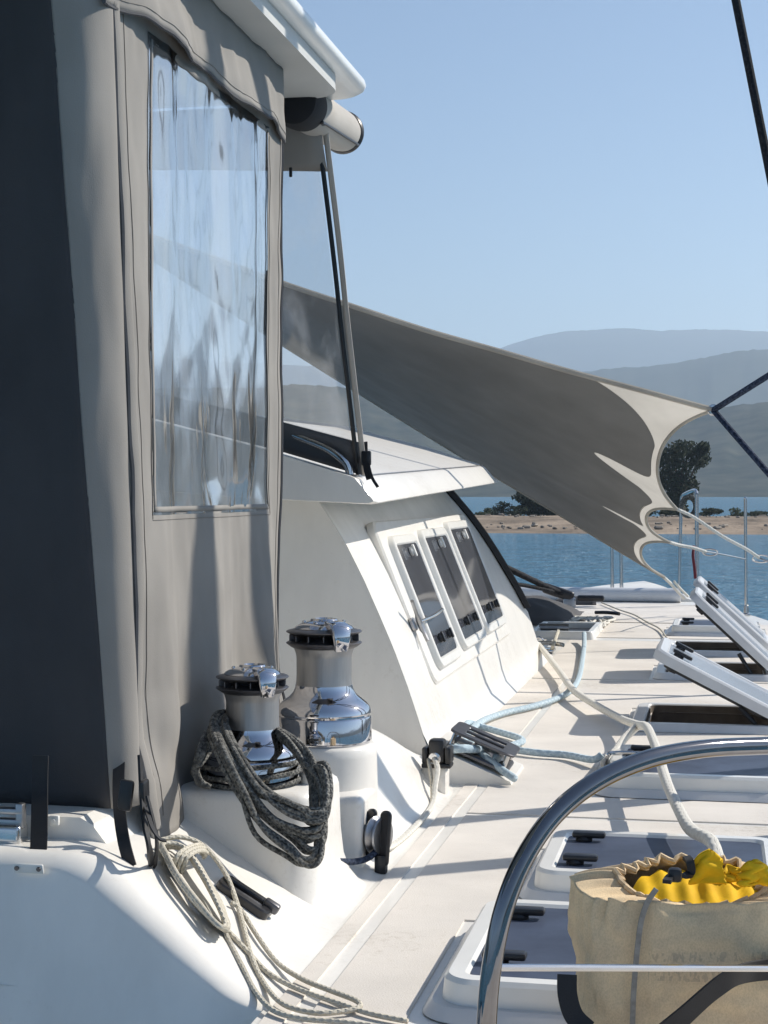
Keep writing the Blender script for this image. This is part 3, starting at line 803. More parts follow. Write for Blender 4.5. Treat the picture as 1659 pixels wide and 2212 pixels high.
# dark rope hank hung on the near winch
def rope_thing(name, label, strands, r, mat, cat='rope', n=8, group=None, sub=6):
    P0 = strands[0][0][0] if isinstance(strands[0], tuple) else strands[0][0]
    V, Fc, UV = [], [], []
    for s in strands:
        pts, closed = s if isinstance(s, tuple) else (s, False)
        v, f, uv = tube(pts, r, n, closed, sub)
        k = len(V); V += v; UV += uv; Fc += [tuple(i + k for i in q) for q in f]
    o = mesh_obj(name, (V, Fc), mat, ang=180, uv=UV)
    if label: tag(o, label, cat, group)
    return o
hank = []
rr_ = random.Random(21)
for k in range(16):
    f = (k % 8) / 7.0; lay = k // 8
    j = lambda s=3: rr_.uniform(-s, s)
    ox, oy, o2, o3 = rr_.uniform(-12, 12), rr_.uniform(-8, 8), rr_.uniform(-16, 16), rr_.uniform(-12, 12)
    bot = 1752 + 118 * f ** 1.2 + oy
    right = 704 - 10 * f + o2 * .7
    lx = 1 - f
    dd = -.016 * lay + rr_.uniform(-.026, .026)
    hank.append(([PD(458 + 26 * lx + ox, 1572 + oy, 3.66), PD(478 + 34 * lx + ox, 1632 + oy, 3.545 + dd), PD(517 + 44 * lx + ox, 1702 + 8 * f + oy, 3.51 + dd), PD(566 + 46 * lx + o2, 1702 + (bot - 1702) * .56 + o3, 3.485 + dd), PD(626 + 30 * lx + o2 * .6, 1702 + (bot - 1702) * .86 + o3 * .7, 3.465 + dd),
                  PD(right - 34, bot + 2, 3.455 + dd), PD(right - 8, bot - 6, 3.46 + dd), PD(right, bot - 46, 3.485 + dd), PD(right - 10, bot - 96 - 26 * f, 3.525 + dd), PD(668 + ox, 1652 + oy, 3.59 + dd), PD(628 + ox, 1600 + oy, 3.67), PD(560, 1562 + oy, 3.78), PD(492 + ox, 1544 + oy, 3.76)], True))
# turns round the base of the winch
for k in range(3):
    rad_ = .112 + .012 * rr_.random(); zc = .275 + .017 * k
    hank.append(([Vector((-1.035 + rad_ * math.cos(a) * 1.0, 3.60 + rad_ * math.sin(a), zc + .008 * math.sin(a + k))) for a in [2 * pi * q / 14 for q in range(14)]], True))
for k in range(5):
    hank.append(([PD(445 + 4 * k, 1580 + 8 * k, 3.66), PD(430 + rr_.uniform(-8, 8), 1625 + 6 * k, 3.60), PD(418 + rr_.uniform(-8, 10), 1660 + rr_.uniform(-6, 6), 3.60), PD(432 + rr_.uniform(-6, 6), 1690, 3.60), PD(455, 1700, 3.60)], False))
rope_thing('rope_hank', 'dark grey flecked rope coiled and hung over the smaller winch', hank, .0060, M_rope_dark)

# ------------------------------------------------------------------ cockpit enclosure (canvas)
XC = -1.17
enc = thing('cockpit_enclosure', 'taupe canvas cockpit curtain with a clear wrinkled window', 'canvas curtain', (XC, 3.7, .22))
def Y0z(z): return 3.235 - (z - .25) / 1.7 * .165
def YRz(z): return 4.345 + (.05 * max(0, (.62 - z) / .4) if z < .62 else 0)
WZ0, WZ1, WY0, WY1 = .885, 1.875, 3.30, 4.205
def side_off(Y, z):
    lowk = max(0, min(1, (WZ0 + .06 - z) / .5))
    o = .007 * nz(Y * 7, z * .8, 1.0) + .004 * nz(Y * 17, z * 1.6, 5.0) + .0022 * nz(Y * 30 + z * 4, z * 9, 9.0) + .003 * nz(Y * 11 - z * 7, z * 5, 14.0)
    o += lowk * (.022 * math.sin(Y * 15.5 + .8 * nz(Y * 2, z * 2, 3)) * (.5 + .5 * nz(Y * 3, 2.2) + .4) + .020 * nz(Y * 5, z * 2.3, 8))
    if z < .5: o += (.5 - z) * (.10 * nz(Y * 4.0 + z * 6, z * 5, 12) + .09)
    return o
def side_pt(Y, z, off=0): return Vector((XC + side_off(Y, z) + off, Y, z))
def win_s(a, b):
    z = .195 + (2.07 - .195) * b; y = Y0z(z) + (YRz(z) - Y0z(z)) * a
    return WY0 < y < WY1 and WZ0 < z < WZ1
NS, NT = 110, 150
def panel(a, b):
    z = .195 + (2.07 - .195) * b
    return side_pt(Y0z(z) + (YRz(z) - Y0z(z)) * a, z)
solid(mesh_obj('side_panel', grid(panel, NS, NT, win_s), M_canvas, enc, ang=180), .003)
def wpanel(a, b):
    z = WZ0 - .012 + (WZ1 - WZ0 + .024) * b; Y = WY0 - .015 + (WY1 - WY0 + .03) * a
    o = .022 * nz(Y * 6.0, z * .35, 31) + .0065 * nz(Y * 13, z * .45, 37) + .006 * nz(Y * 3.0, z * .9, 41)
    edge = min(1, 8 * min(a, 1 - a, b * 1.5, (1 - b) * 1.5) + .1)
    return side_pt(Y, z, .002 + o * edge)
mesh_obj('clear_window', grid(wpanel, 90, 90), M_vinyl, enc, ang=180)
# binding tape round the window
def ribbon(fn, n, w, nrm_off, axis):
    V, Fc = [], []
    for i in range(n + 1):
        t = i / n
        for s in (-1, 1): V.append(fn(t, s * w / 2))
    Fc = [(2 * i, 2 * i + 1, 2 * i + 3, 2 * i + 2) for i in range(n)]
    return V, Fc
tapes = [ribbon(lambda t, s: side_pt(WY0 + .004 + s, WZ0 + (WZ1 - WZ0) * t, .0035), 40, .010, 0, 0), ribbon(lambda t, s: side_pt(WY1 - .004 + s, WZ0 + (WZ1 - WZ0) * t, .0035), 40, .010, 0, 0),
         ribbon(lambda t, s: side_pt(WY0 + (WY1 - WY0) * t, WZ0 + s, .0035), 40, .012, 0, 0)]
solid(mesh_obj('window_binding', merge(*tapes), M_canvas, enc, ang=180), .001)
# valance flap hanging over the top of the window
def val(a, b):
    Y = 3.02 + (4.335 - 3.02) * a
    zb = 1.885 + .012 * nz(Y * 9, 4.4) + .010 * math.sin(Y * 14)
    z = 2.071 + (zb - 2.071) * b
    bulge = b ** 1.4 * (.018 + .016 * math.sin(Y * 9.5 + 1.1) + .016 * nz(Y * 6, b * 2, 2))
    return Vector((XC + .008 + side_off(Y, z) + bulge, Y, z))
solid(mesh_obj('valance', grid(val, 90, 16), M_canvas, enc, ang=180), .004)
mesh_obj('valance_edge', tube([val(i / 60, 1.0) for i in range(61)], .0045, 6, sub=1)[:2], M_canvas_dark, enc)
# zip line
mesh_obj('zipper', tube([side_pt(Y0z(z) + .004, z, .004) for z in [.22 + 1.88 * i / 40 for i in range(41)]], .0055, 6, sub=1)[:2], M_canvas_dark, enc)
mesh_obj('zip_cover', loft([[side_pt(Y0z(z) + .008, z, .007), side_pt(Y0z(z) + .022, z, .013), side_pt(Y0z(z) + .036, z, .007)] for z in [.22 + 1.88 * i / 40 for i in range(41)]], cap=False, closed=False), M_canvas, enc, ang=180)
# stitch lines
def stitch(fn, n): return tube([fn(i / n) for i in range(n + 1)], .0009, 4, sub=1)[:2]
zz = lambda t: .24 + 1.82 * t
for f_ in (lambda t: side_pt(Y0z(zz(t)) + .042, zz(t), .0025), lambda t: side_pt(Y0z(zz(t)) + .062, zz(t), .0025), lambda t: side_pt(YRz(zz(t)) - .030, zz(t), .0025), lambda t: side_pt(WY0 - .012, WZ0 - .02 + 1.0 * t, .0025), lambda t: side_pt(WY1 + .012, WZ0 - .02 + 1.0 * t, .0025), lambda t: side_pt(WY0 - .012 + (WY1 - WY0 + .024) * t, WZ0 - .022, .0025), lambda t: val(t, .90) + Vector((.0028, 0, 0))):
    mesh_obj('stitching', stitch(f_, 60), M_stitch, enc)
# forward edge hem and support pole
mesh_obj('edge_pole', tube([(XC - .022, YRz(z) - .002, z) for z in [.3 + 1.8 * i / 24 for i in range(25)]], .013, 10, sub=1)[:2], M_canvas, enc)
mesh_obj('edge_trim', tube([side_pt(YRz(z) + .003, z, .002) for z in [.2 + 1.9 * i / 40 for i in range(41)]], .005, 6, sub=1)[:2], M_canvas_dark, enc)
# rounded corner and aft curtain
KA = .09
def aftp(a, b):
    z = .275 + (2.07 - .275) * b; y0 = Y0z(z)
    RC = .052 + .055 * (z - .275) / 1.8          # the corner tightens towards the coaming
    s = a / KA * 1.42 * RC if a < KA else 1.42 * RC + (a - KA) * 1.7
    if s < RC * pi / 2:
        al = s / RC
        x, y = XC - RC * (1 - math.cos(al)), y0 - RC * math.sin(al)
    else:
        x, y = XC - RC - (s - RC * pi / 2), y0 - RC
    w = .012 * nz(s * 6, z * 1.4, 60) + .007 * nz(s * 13 + z * 2, z * 3, 61) + .003 * nz(s * 30, z * 8, 62)
    w *= min(1, s * 14)
    al = min(pi / 2, s / RC)
    return Vector((x + w * math.cos(al), y - w * math.sin(al), z))
solid(mesh_obj('corner_panel', grid(lambda a, b: aftp(a * KA, b), 30, 60), M_canvas, enc, ang=180), .003)
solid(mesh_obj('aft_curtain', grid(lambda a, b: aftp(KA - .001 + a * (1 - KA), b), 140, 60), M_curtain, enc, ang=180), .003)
# black hold-down straps with buckles
def strap(pts, w, th, name='strap', parent=enc, mat=M_black, side=Vector((1, 0, 0))):
    P = catmull(pts, 6); V, Fc = [], []
    for i, p in enumerate(P):
        t = (P[min(i + 1, len(P) - 1)] - P[max(i - 1, 0)]).normalized()
        sd = (side - t * side.dot(t)).normalized(); nn = t.cross(sd)
        for a, b in ((-1, -1), (1, -1), (1, 1), (-1, 1)): V.append(p + sd * a * w / 2 + nn * b * th / 2)
    n = 4
    for i in range(len(P) - 1):
        for k in range(4): Fc.append((i * n + k, i * n + (k + 1) % n, (i + 1) * n + (k + 1) % n, (i + 1) * n + k))
    Fc.append((3, 2, 1, 0)); Fc.append(tuple((len(P) - 1) * n + k for k in range(4)))
    return mesh_obj(name, (V, Fc), mat, parent, ang=40)
strap([PY(88, 1632, 3.06), PY(86, 1700, 3.05), PY(85, 1780, 3.00), PY(83, 1838, 2.955), PY(80, 1850, 2.945)], .033, .004)
strap([PY(258, 1640, 3.19), PY(256, 1700, 3.14), PY(259, 1760, 3.07), PY(268, 1820, 3.03), PS(282, 1872, .012)], .024, .005)
mesh_obj('buckle', rbox(.030, .012, .062, .006, 2, T(*PY(272, 1718, 3.06)) @ RY(.12)), M_blackp, enc)
strap([PX(302, 1632, -1.12), PX(305, 1690, -1.11), PX(310, 1760, -1.09), PX(322, 1830, -1.06), PS(328, 1868, .012)], .014, .005, side=Vector((0, 1, 0)))
mesh_obj('buckle', rbox(.012, .034, .05, .005, 2, T(*PX(312, 1712, -1.10)) @ RX(.1)), M_blackp, enc)
strap([PX(315, 1745, -1.09), PX(330, 1790, -1.05), PX(345, 1812, -1.03), PX(358, 1816, -1.02)], .010, .003, name='strap_tail', side=Vector((0, 1, 0)))
strap([PX(318, 1720, -1.085), PX(338, 1810, -1.06), PS(335, 1872, .015)], .010, .004, side=Vector((0, 1, 0)))
# white stud buttons and plates on the coaming
def stud(p, r=.012):
    n = Vector((.5855, 0, 1)).normalized(); M = T(*p) @ n.to_track_quat('Z', 'Y').to_matrix().to_4x4()
    o = mesh_obj('strap_stud', lathe([(r, -.004), (r, .010), (r * .8, .015), (0, .015)], 18, M), M_whitep, boat)
stud(PS(271, 1868)); stud(PS(332, 1868))
# fender plate with two screws on the raked aft face
pl = PY(62, 1876, 2.893)
mesh_obj('screw_plate', rbox(.060, .006, .020, .003, 2, T(*pl) @ RX(.3)), M_whitep, boat)
for dx in (-.022, .022):
    mesh_obj('screw', lathe([(.0045, 0), (.0045, .003), (0, .003)], 12, T(pl.x + dx, pl.y - .004, pl.z + .001) @ RX(pi / 2 + .3)), M_alu_d, boat)
pe = PY(118, 1772, 3.06)
mesh_obj('pad_eye', merge(rbox(.020, .010, .020, .003, 2, T(*pe)), lathe([(.004, 0), (.004, .004), (0, .004)], 10, T(pe.x, pe.y - .005, pe.z) @ RX(pi / 2))), M_whitep, boat)
# stainless latch clip at the far left of the coaming
lc = thing('deck_clip', 'grey metal clip on the coaming at the left edge', 'clip', PY(14, 1840, 3.02))
p = PY(14, 1800, 3.02)
mesh_obj('base', rbox(.075, .05, .065, .010, 3, T(p.x, p.y, p.z - .012)), M_steel, lc)
mesh_obj('fork', merge(rbox(.07, .022, .012, .004, 2, T(p.x + .002, p.y, p.z + .045)), rbox(.07, .022, .012, .004, 2, T(p.x + .002, p.y, p.z + .024)), rbox(.016, .022, .05, .004, 2, T(p.x + .030, p.y + .001, p.z + .036))), M_alu, lc)

# ------------------------------------------------------------------ front screen of the enclosure
fs = thing('front_screen', 'clear front screen panel with black zip above the coachroof', 'screen panel', (-1.17, 5.3, .97))
TR, BR = PY(692, 330, 4.93), PY(783, 1008, 5.34)
def roof_top(X, Y):
    z1 = zl(Y) + .088
    P = [(-1.16, 0), (-1.45, .085), (-1.9, .20), (-2.6, .29), (-4.2, .33)]
    if X >= P[0][0]: return z1
    for (a, b), (c, d) in zip(P, P[1:]):
        if c <= X <= a: return z1 + b + (d - b) * (X - a) / (c - a)
    return z1 + .33
def fpt(a, b, off=0):   # a: 0 starboard .. 1 port ; b: 0 bottom .. 1 top
    X = (BR.x * (1 - b) + TR.x * b) - 2.2 * a
    Yb = BR.y - .02 * a; zb = roof_top(X, Yb) + .006
    Y = Yb + (TR.y - BR.y) * b
    z = zb + (2.115 - zb) * b
    w = .010 * nz(a * 14, b * 2.2, 71) + .006 * nz(a * 30 + b * 3, b * 3, 73)
    return Vector((X, Y + (w + off) * 1.0, z))
mesh_obj('clear_window', grid(lambda a, b: fpt(.012 + .988 * a, .085 + b * .76), 70, 50), M_vinyl2, fs, ang=180)
solid(mesh_obj('lower_skirt', grid(lambda a, b: fpt(a, b * .095, -.004), 40, 4), M_canvas_dark, fs, ang=180), .003)
solid(mesh_obj('upper_flap', grid(lambda a, b: fpt(a, .828 + .172 * b, -.006 - .02 * math.sin(b * pi) * (1 + nz(a * 18, b * 2))), 40, 8), M_canvas, fs, ang=180), .003)
mesh_obj('zipper', tube([fpt(.006, b / 30, -.008) for b in range(0, 29)], .0085, 6, sub=1)[:2], M_blackp, fs)
solid(mesh_obj('edge_hem', grid(lambda a, b: fpt(-.008 + .008 * a, b * .95, -.003), 3, 30), M_canvas_roll, fs, ang=180), .004)
zp = PY(628, 372, 4.9)
mesh_obj('zip_pull', merge(rbox(.010, .006, .030, .002, 1, T(*zp))), M_blackp, fs)
stp = thing('tie_strap', 'black buckled strap tying the front screen to the coachroof', 'strap', PY(790, 1040, 5.27))
strap([PY(788, 955, 5.34), PY(789, 985, 5.32), PY(791, 1012, 5.29), PY(797, 1035, 5.27)], .018, .006, parent=stp)
mesh_obj('buckle', rbox(.034, .014, .05, .006, 2, T(*PY(791, 990, 5.31))), M_blackp, stp)
strap([PY(795, 1000, 5.29), PY(803, 1030, 5.26), PY(816, 1052, 5.24)], .010, .004, name='strap_tail', parent=stp)

# rolled-up curtain under the hardtop
roll = thing('rolled_curtain', 'beige rolled canvas curtain with a black end under the hardtop', 'canvas roll', PY(690, 250, 4.9))
ra, rb = PY(632, 216, 4.66), PY(742, 287, 5.34)
ax = (rb - ra); Q = ax.to_track_quat('Z', 'Y').to_matrix().to_4x4(); L_ = ax.length
def rollmesh(prof, n=40, wav=.004, sd=0):
    V, Fc = lathe(prof, n)
    return [v * 1 + Vector((v.x, v.y, 0)).normalized() * (wav * nz(v.x * 14, v.y * 14, v.z * 3 + sd)) if (v.x or v.y) else v for v in V], Fc
mesh_obj('roll', xf(rollmesh([(.0, .10), (.064, .10), (.068, .13), (.069, .25), (.068, .4), (.067, L_ - .05), (.062, L_ - .012), (.05, L_), (0, L_)]), T(*ra) @ Q), M_canvas_roll, roll)
mesh_obj('end_sleeve', xf(rollmesh([(.0, -.006), (.05, -.004), (.068, .004), (.075, .03), (.077, .09), (.074, .135), (.066, .137)], sd=4), T(*ra) @ Q), M_mesh, roll)
zr = [T(*ra) @ Q @ Vector((.0705 * math.cos(q), .0705 * math.sin(q), z)) for q, z in [(-.9, .13 + (L_ - .16) * i / 20) for i in range(21)]]
side_v = Vector((.78, -.12, -.62)).normalized()
def roll_line(dirv, r0, z0, z1, n=16):
    d = (dirv - ax.normalized() * dirv.dot(ax.normalized())).normalized()
    return [ra + ax.normalized() * (z0 + (z1 - z0) * i / n) + d * r0 for i in range(n + 1)]
mesh_obj('zipper', tube(roll_line(Vector((.75, 0, -.62)), .0695, .14, L_ - .02), .005, 6, sub=1)[:2], M_blackp, roll)
mesh_obj('end_ring', xf(lathe([(.066, L_ - .02), (.071, L_ - .012), (.071, L_ - .004), (.064, L_ + .002)], 40), T(*ra) @ Q), M_blackp, roll)
zt_ = roll_line(Vector((.75, 0, -.66)), .077, .13, .16, 1)
mesh_obj('zip_pull', rbox(.014, .03, .010, .003, 1, T(*zt_[0])), M_blackp, roll)

# ------------------------------------------------------------------ awning
awn = thing('awning', 'grey shade awning stretched over the foredeck with scalloped pale hem and painted sunlit bands', 'awning', (-1.6, 10.0, 1.2))
C1, C2, C3, C4 = PD(1541, 886, 8.3), PD(1462, 1100, 9.7), PD(1445, 1171, 10.9), PD(1434, 1247, 12.0)
I1, I2, I3 = PD(1424, 985, 8.9), PD(1396, 1120, 10.3), PD(1384, 1192, 11.4)
def qb(a, m, b, t):
    c = m * 2 - (a + b) * .5
    return a * (1 - t) ** 2 + c * 2 * t * (1 - t) + b * t * t
def star_edge(t):
    x = t * 3
    if x < 1: return qb(C1, I1, C2, x)
    if x < 2: return qb(C2, I2, C3, x - 1)
    return qb(C3, I3, C4, min(1, x - 2))
A_L, B_L = PD(200, 466, 9.1), PD(200, 476, 12.8)
def awn_pt(s, t, off=0.0):          # s: 0 port .. 1 starboard, t: 0 aft .. 1 forward
    E_ = star_edge(t); Lp = A_L.lerp(B_L, t)
    p = Lp.lerp(E_, s)
    base = C1.lerp(C4, t); dev = (E_ - base)
    k = max(0, (s - .55) / .45)
    p = Lp.lerp(base, s) + dev * (k ** 2.2)
    sag = -.10 * math.sin(pi * s) * math.sin(pi * t) - .05 * math.sin(pi * s)
    fold = (.020 * nz(s * 3 + t * 5, t * 8, 3) + .016 * nz(s * 2.0, t * 16 - s * 6, 5) * s) * math.sin(pi * min(1, s * 1.02)) + .03 * k * math.sin(t * 3 * 2 * pi) * .5
    p = p + Vector((0, 0, sag + fold + off))
    return p
def spike(t, tc_, w_): return math.exp(-((t - tc_) / w_) ** 2)
def pale_in(t):      # inner limit of the pale hem and the sunlit bands painted with it
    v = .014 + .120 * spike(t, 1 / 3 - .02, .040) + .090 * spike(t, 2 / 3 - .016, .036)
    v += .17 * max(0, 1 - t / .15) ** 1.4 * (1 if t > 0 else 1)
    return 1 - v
def awn_sh(s, t):    # the painted sunlit bands point aft and inboard
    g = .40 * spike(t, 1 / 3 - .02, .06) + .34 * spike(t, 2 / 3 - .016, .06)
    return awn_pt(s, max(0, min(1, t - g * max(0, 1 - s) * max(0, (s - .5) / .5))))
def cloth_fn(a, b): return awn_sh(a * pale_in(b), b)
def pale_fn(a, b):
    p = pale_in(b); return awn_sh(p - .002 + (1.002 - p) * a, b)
mesh_obj('cloth', grid(cloth_fn, 80, 300), M_awning, awn, ang=180)
mesh_obj('hem', grid(pale_fn, 14, 300), M_awning_hem_sun, awn, ang=180)  # hem strip plus sunlight on the underside painted as pale cloth
mesh_obj('edge_hem', tube([awn_pt(b / 50, 0, .002) for b in range(51)], .014, 6, sub=1)[:2], M_awning_hem_sun, awn)
mesh_obj('edge_hem', tube([awn_pt(b / 50, 1, .002) for b in range(51)], .012, 6, sub=1)[:2], M_awning_hem_sun, awn)
mesh_obj('bolt_rope', tube([star_edge(i / 120) + Vector((0, 0, .03 * math.sin(i / 120 * 6 * pi) * .5)) for i in range(121)], .010, 6, sub=1)[:2], M_awning_hem_sun, awn)
mesh_obj('corner_ring', xf(lathe([(.022, -.005), (.030, -.003), (.030, .003), (.022, .005)], 20), T(*C1) @ RX(pi / 2)), M_steel, awn)

# ------------------------------------------------------------------ rigging
def shroud(base, slope, label, r, h=9.0):
    t = thing('shroud', label, 'shroud', base, 'black sleeved shrouds')
    b = Vector(base); top = b + Vector((slope[0] * h, slope[1] * h, h))
    mesh_obj('wire', tube([b + Vector((0, 0, .25)), top], r, 10, sub=1)[:2], M_rope_black, t)
    mesh_obj('turnbuckle', merge(tube([b, b + Vector((slope[0], slope[1], 1)) * .27], .011, 10, sub=1)[:2], lathe([(.03, 0), (.03, .012), (.014, .02), (.014, .05)], 16, T(*b))), M_steel, t)
    return t
p1, p2 = PY(1575, 0, 8.0), PY(1659, 440, 8.0)
sl = ((p1.x - p2.x) / (p1.z - p2.z), 0)
bx = p2.x - sl[0] * p2.z
shroud((bx, 8.0, 0), sl, 'thick black shroud crossing the sky at top right', .021)
shroud((.74, 4.84, 0), (-.05, .01), 'added unseen black shroud outside the right edge, casting a shadow band, beside the nearer hatches', .052)  # out of view, added to cast a shadow band on deck and canvas
shroud((.74, 5.62, 0), (-.05, -.12), 'added unseen slanting black shroud outside the right edge, casting a shadow band, the more forward one', .052)  # second added shadow caster, also out of view, thick for a wide band
def line_thing(name, label, pts, r, mat, cat, group=None, sub=4, n=8):
    v, f, uv = tube(pts, r, n, False, sub)
    o = mesh_obj(name, (v, f), mat, ang=180, uv=uv); tag(o, label, cat, group); return o
s_at = lambda z: Vector((bx + sl[0] * z, 8.0, z))
line_thing('tie_line', 'dark line from the awning ring up to the shroud', [C1, s_at(1.56)], .016, M_rope_navy, 'line', sub=1)
line_thing('tie_line', 'dark line from the awning ring down to the shroud foot', [C1, s_at(.66)], .016, M_rope_navy, 'line', sub=1)

# stanchions and rail gate
def post(p0, p1, r): return tube([p0, p1], r, 12, sub=1)[:2]
def stanchion(u, vb, vt, d, label, r=.0125):
    b = PD(u, vb, d); tp = PD(u - 2, vt, d); z0 = 0.004
    b.z = z0
    t = thing('stanchion', label, 'stanchion', b, 'stainless stanchions along the starboard rail')
    mesh_obj('post', post(b, tp, r), M_steel, t)
    mesh_obj('cap', lathe([(r, 0), (r * 1.15, .004), (r * .9, .014), (0, .018)], 14, T(*tp)), M_steel, t)
    mesh_obj('foot', lathe([(.034, 0), (.034, .008), (.02, .016), (.017, .07), (r, .075)], 18, T(*b)), M_steel, t)
    return tp
stanchion(1612, 1334, 1078, 12.35, 'single stanchion against the sea near the right edge')
gt = thing('rail_gate', 'stainless rail gate hoop with two posts by the steep hatch lids', 'rail gate', PD(1486, 1292, 13.6))
g0b, g0t, g1b, g1t = PD(1466, 1296, 14.0), PD(1472, 1078, 14.0), PD(1506, 1298, 13.4), PD(1505, 1068, 13.4)
g0b.z = g1b.z = 0.0
mesh_obj('post', post(g0b, g0t, .0145), M_steel, gt)
mesh_obj('post', post(g1b, g1t, .0165), M_steel, gt)
mesh_obj('top_rail', tube([g0t, g0t.lerp(g1t, .15) + Vector((0, 0, .03)), g0t.lerp(g1t, .85) + Vector((0, 0, .04)), g1t], .0145, 10)[:2], M_steel, gt)
# coil of line and a small block hung on the gate
cc = PD(1488, 1094, 13.6)
rope_thing('line_coil', 'small grey coil of line hung on the rail gate', [([cc + Vector((.07 * math.cos(a) * (1 - .12 * k), .02 * k, .09 * math.sin(a) * (1 - .1 * k))) for a in [2 * pi * q / 12 for q in range(12)]], True) for k in range(4)], .010, M_rope_dark)
stanchion(1323, 1290, 1150, 14.1, 'left one of the paired thin posts on the crossbeam', .016)
stanchion(1343, 1292, 1150, 14.1, 'right one of the paired thin posts on the crossbeam', .016)
# awning tie ropes with their hooks
line_thing('awning_tie', 'white rope from the middle awning corner past the rail gate to the right', [C2, PD(1500, 1118, 9.75), PD(1560, 1158, 9.8), PD(1612, 1186, 9.85), PD(1640, 1205, 9.9)], .010, M_rope_strap, 'rope')
line_thing('lifeline', 'thin grey lifeline wire below the white tie rope', [PD(1640, 1205, 9.9), PD(1700, 1230, 9.8), PD(1800, 1275, 9.5)], .005, M_alu, 'lifeline')
line_thing('awning_tie', 'white rope from the lower awning corner to the lifeline hook', [C3, PD(1470, 1178, 11), PD(1500, 1184, 11.05), PD(1525, 1192, 11.1)], .011, M_rope_strap, 'rope')
line_thing('lifeline', 'thin grey lifeline wire running to the single stanchion', [PD(1525, 1192, 11.1), PD(1550, 1196, 11.6), PD(1610, 1208, 12.3)], .006, M_alu, 'lifeline')
for (u, v, d, lab) in ((1534, 1193, 11.1, 'steel snap hook on the lower white tie rope'), (1644, 1207, 9.9, 'steel snap hook on the upper white tie rope')):
    c = PD(u, v, d)
    o = mesh_obj('snap_hook', tube([c + Vector((.05 * math.cos(a), 0, .022 * math.sin(a))) for a in [2 * pi * q / 12 for q in range(12)]], .005, 6, closed=True, sub=2)[:2], M_steel); tag(o, lab, 'hook', 'snap hooks on the tie ropes')
line_thing('awning_tie', 'white rope tying the lowest awning corner down to the deck by the hatch lids', [C4, PD(1450, 1262, 12.1), PD(1466, 1280, 12.2), PD(1478, 1292, 12.3)], .012, M_rope_strap, 'rope')
line_thing('awning_tie', 'second white rope end tied beside the lowest awning corner', [PD(1456, 1256, 12.1), PD(1470, 1272, 12.2), PD(1486, 1288, 12.3)], .010, M_rope_strap, 'rope')
line_thing('red_cord', 'dark red cord hanging on the rail gate post', [PD(1499, 1180, 13.35), PD(1497, 1200, 13.3), PD(1500, 1225, 13.3), PD(1502, 1250, 13.3)], .012, M_red, 'cord')
# dark furler lines to the forward block
fb = thing('furler_block', 'dark block at the crossbeam where two black lines meet', 'block', PD(1210, 1300, 13.2))
pb = PD(1222, 1285, 13.2)
fbm = Matrix.Rotation(rad(-14), 4, 'Y')
mesh_obj('cheek', rbox(.26, .06, .085, .025, 3, T(pb.x - .06, pb.y, pb.z + .02) @ RY(rad(18))), M_blackp, fb)
mesh_obj('bracket', rbox(.10, .08, .16, .02, 2, T(pb.x + .03, pb.y + .01, pb.z - .10)), M_alu, fb)
mesh_obj('tail_link', rbox(.22, .05, .05, .018, 2, T(pb.x + .20, pb.y, pb.z - .025)), M_blackp, fb)
line_thing('furler_line', 'thick black line running from behind the cabin to the dark block', [PD(1060, 1210, 12.6), PD(1110, 1234, 12.8), PD(1190, 1272, 13.15), pb], .026, M_rope_black, 'line', sub=3)
line_thing('furler_line', 'thinner black line below the thick one, running to the dark block', [PD(1070, 1256, 12.6), PD(1130, 1264, 12.9), PD(1195, 1277, 13.15)], .016, M_rope_black, 'line', sub=3)
dk_ = thing('gear_block', 'dark padded roll lying against the crossbeam', 'gear bag', PD(1230, 1312, 13.4))
mesh_obj('roll', tube([PD(1205, 1308, 13.5), PD(1235, 1303, 13.5), PD(1285, 1300, 13.5)], .055, 12)[:2], M_canvas_dark, dk_)
mesh_obj('end_band', tube([PD(1278, 1300.5, 13.49), PD(1286, 1300, 13.49)], .058, 12, sub=1)[:2], M_alu_d, dk_)
gb = thing('gear_bag', 'dark heap of folded net forward of the cabin corner', 'gear bag', PZ(1160, 1345, 0))
def heap(a, b):
    X = -1.75 + .75 * a; Y = 11.3 + 1.4 * b
    return Vector((X, Y, .005 + .16 * (math.sin(pi * a) * math.sin(pi * b)) ** .6 + .02 * nz(X * 9, Y * 6, 2)))
mesh_obj('net', grid(heap, 24, 24), M_canvas_dark, gb, ang=180)

# ------------------------------------------------------------------ blocks, ropes on the side deck
# wedge-mounted turning block on the deck
wb = thing('turning_block', 'grey metal turning block on a white wedge beside the cabin corner', 'block', PZ(1030, 1690, 0))
a0, a1, a2 = PZ(930, 1690, .004), PZ(1105, 1697, .004), PZ(1010, 1600, .004)
Lw = (a1 - a0).length
wy0, wy1 = a0.y, a0.y + .34
Vw = [(a0.x, wy0, 0), (a1.x, wy0, 0), (a1.x, wy1, 0), (a0.x, wy1, 0), (a0.x, wy0, .118), (a1.x - .005, wy0, .014), (a1.x - .005, wy1, .014), (a0.x, wy1, .118)]
mesh_obj('wedge', (Vw, [(0, 3, 2, 1), (4, 5, 6, 7), (0, 1, 5, 4), (1, 2, 6, 5), (2, 3, 7, 6), (3, 0, 4, 7)]), M_gel, wb, smooth=False)
wang = math.atan2(.104, Lw)
WB = T((a0.x + a1.x) / 2 + .01, wy0 + .13, .078) @ RY(wang)
def plate(dx, ln, wd_, th, holes, z):
    return rect_ring(ln, wd_, .03, .028, z - th / 2, z + th / 2, .002)
mesh_obj('base_plate', xf(slab(.215, .20, .02, -.006, .006), WB), M_alu_d, wb)
mesh_obj('top_plate', xf(merge(rect_ring(.22, .20, .03, .045, .048, .056, .002), rbox(.14, .022, .008, .002, 1, T(0, 0, .052))), WB), M_alu_d, wb)
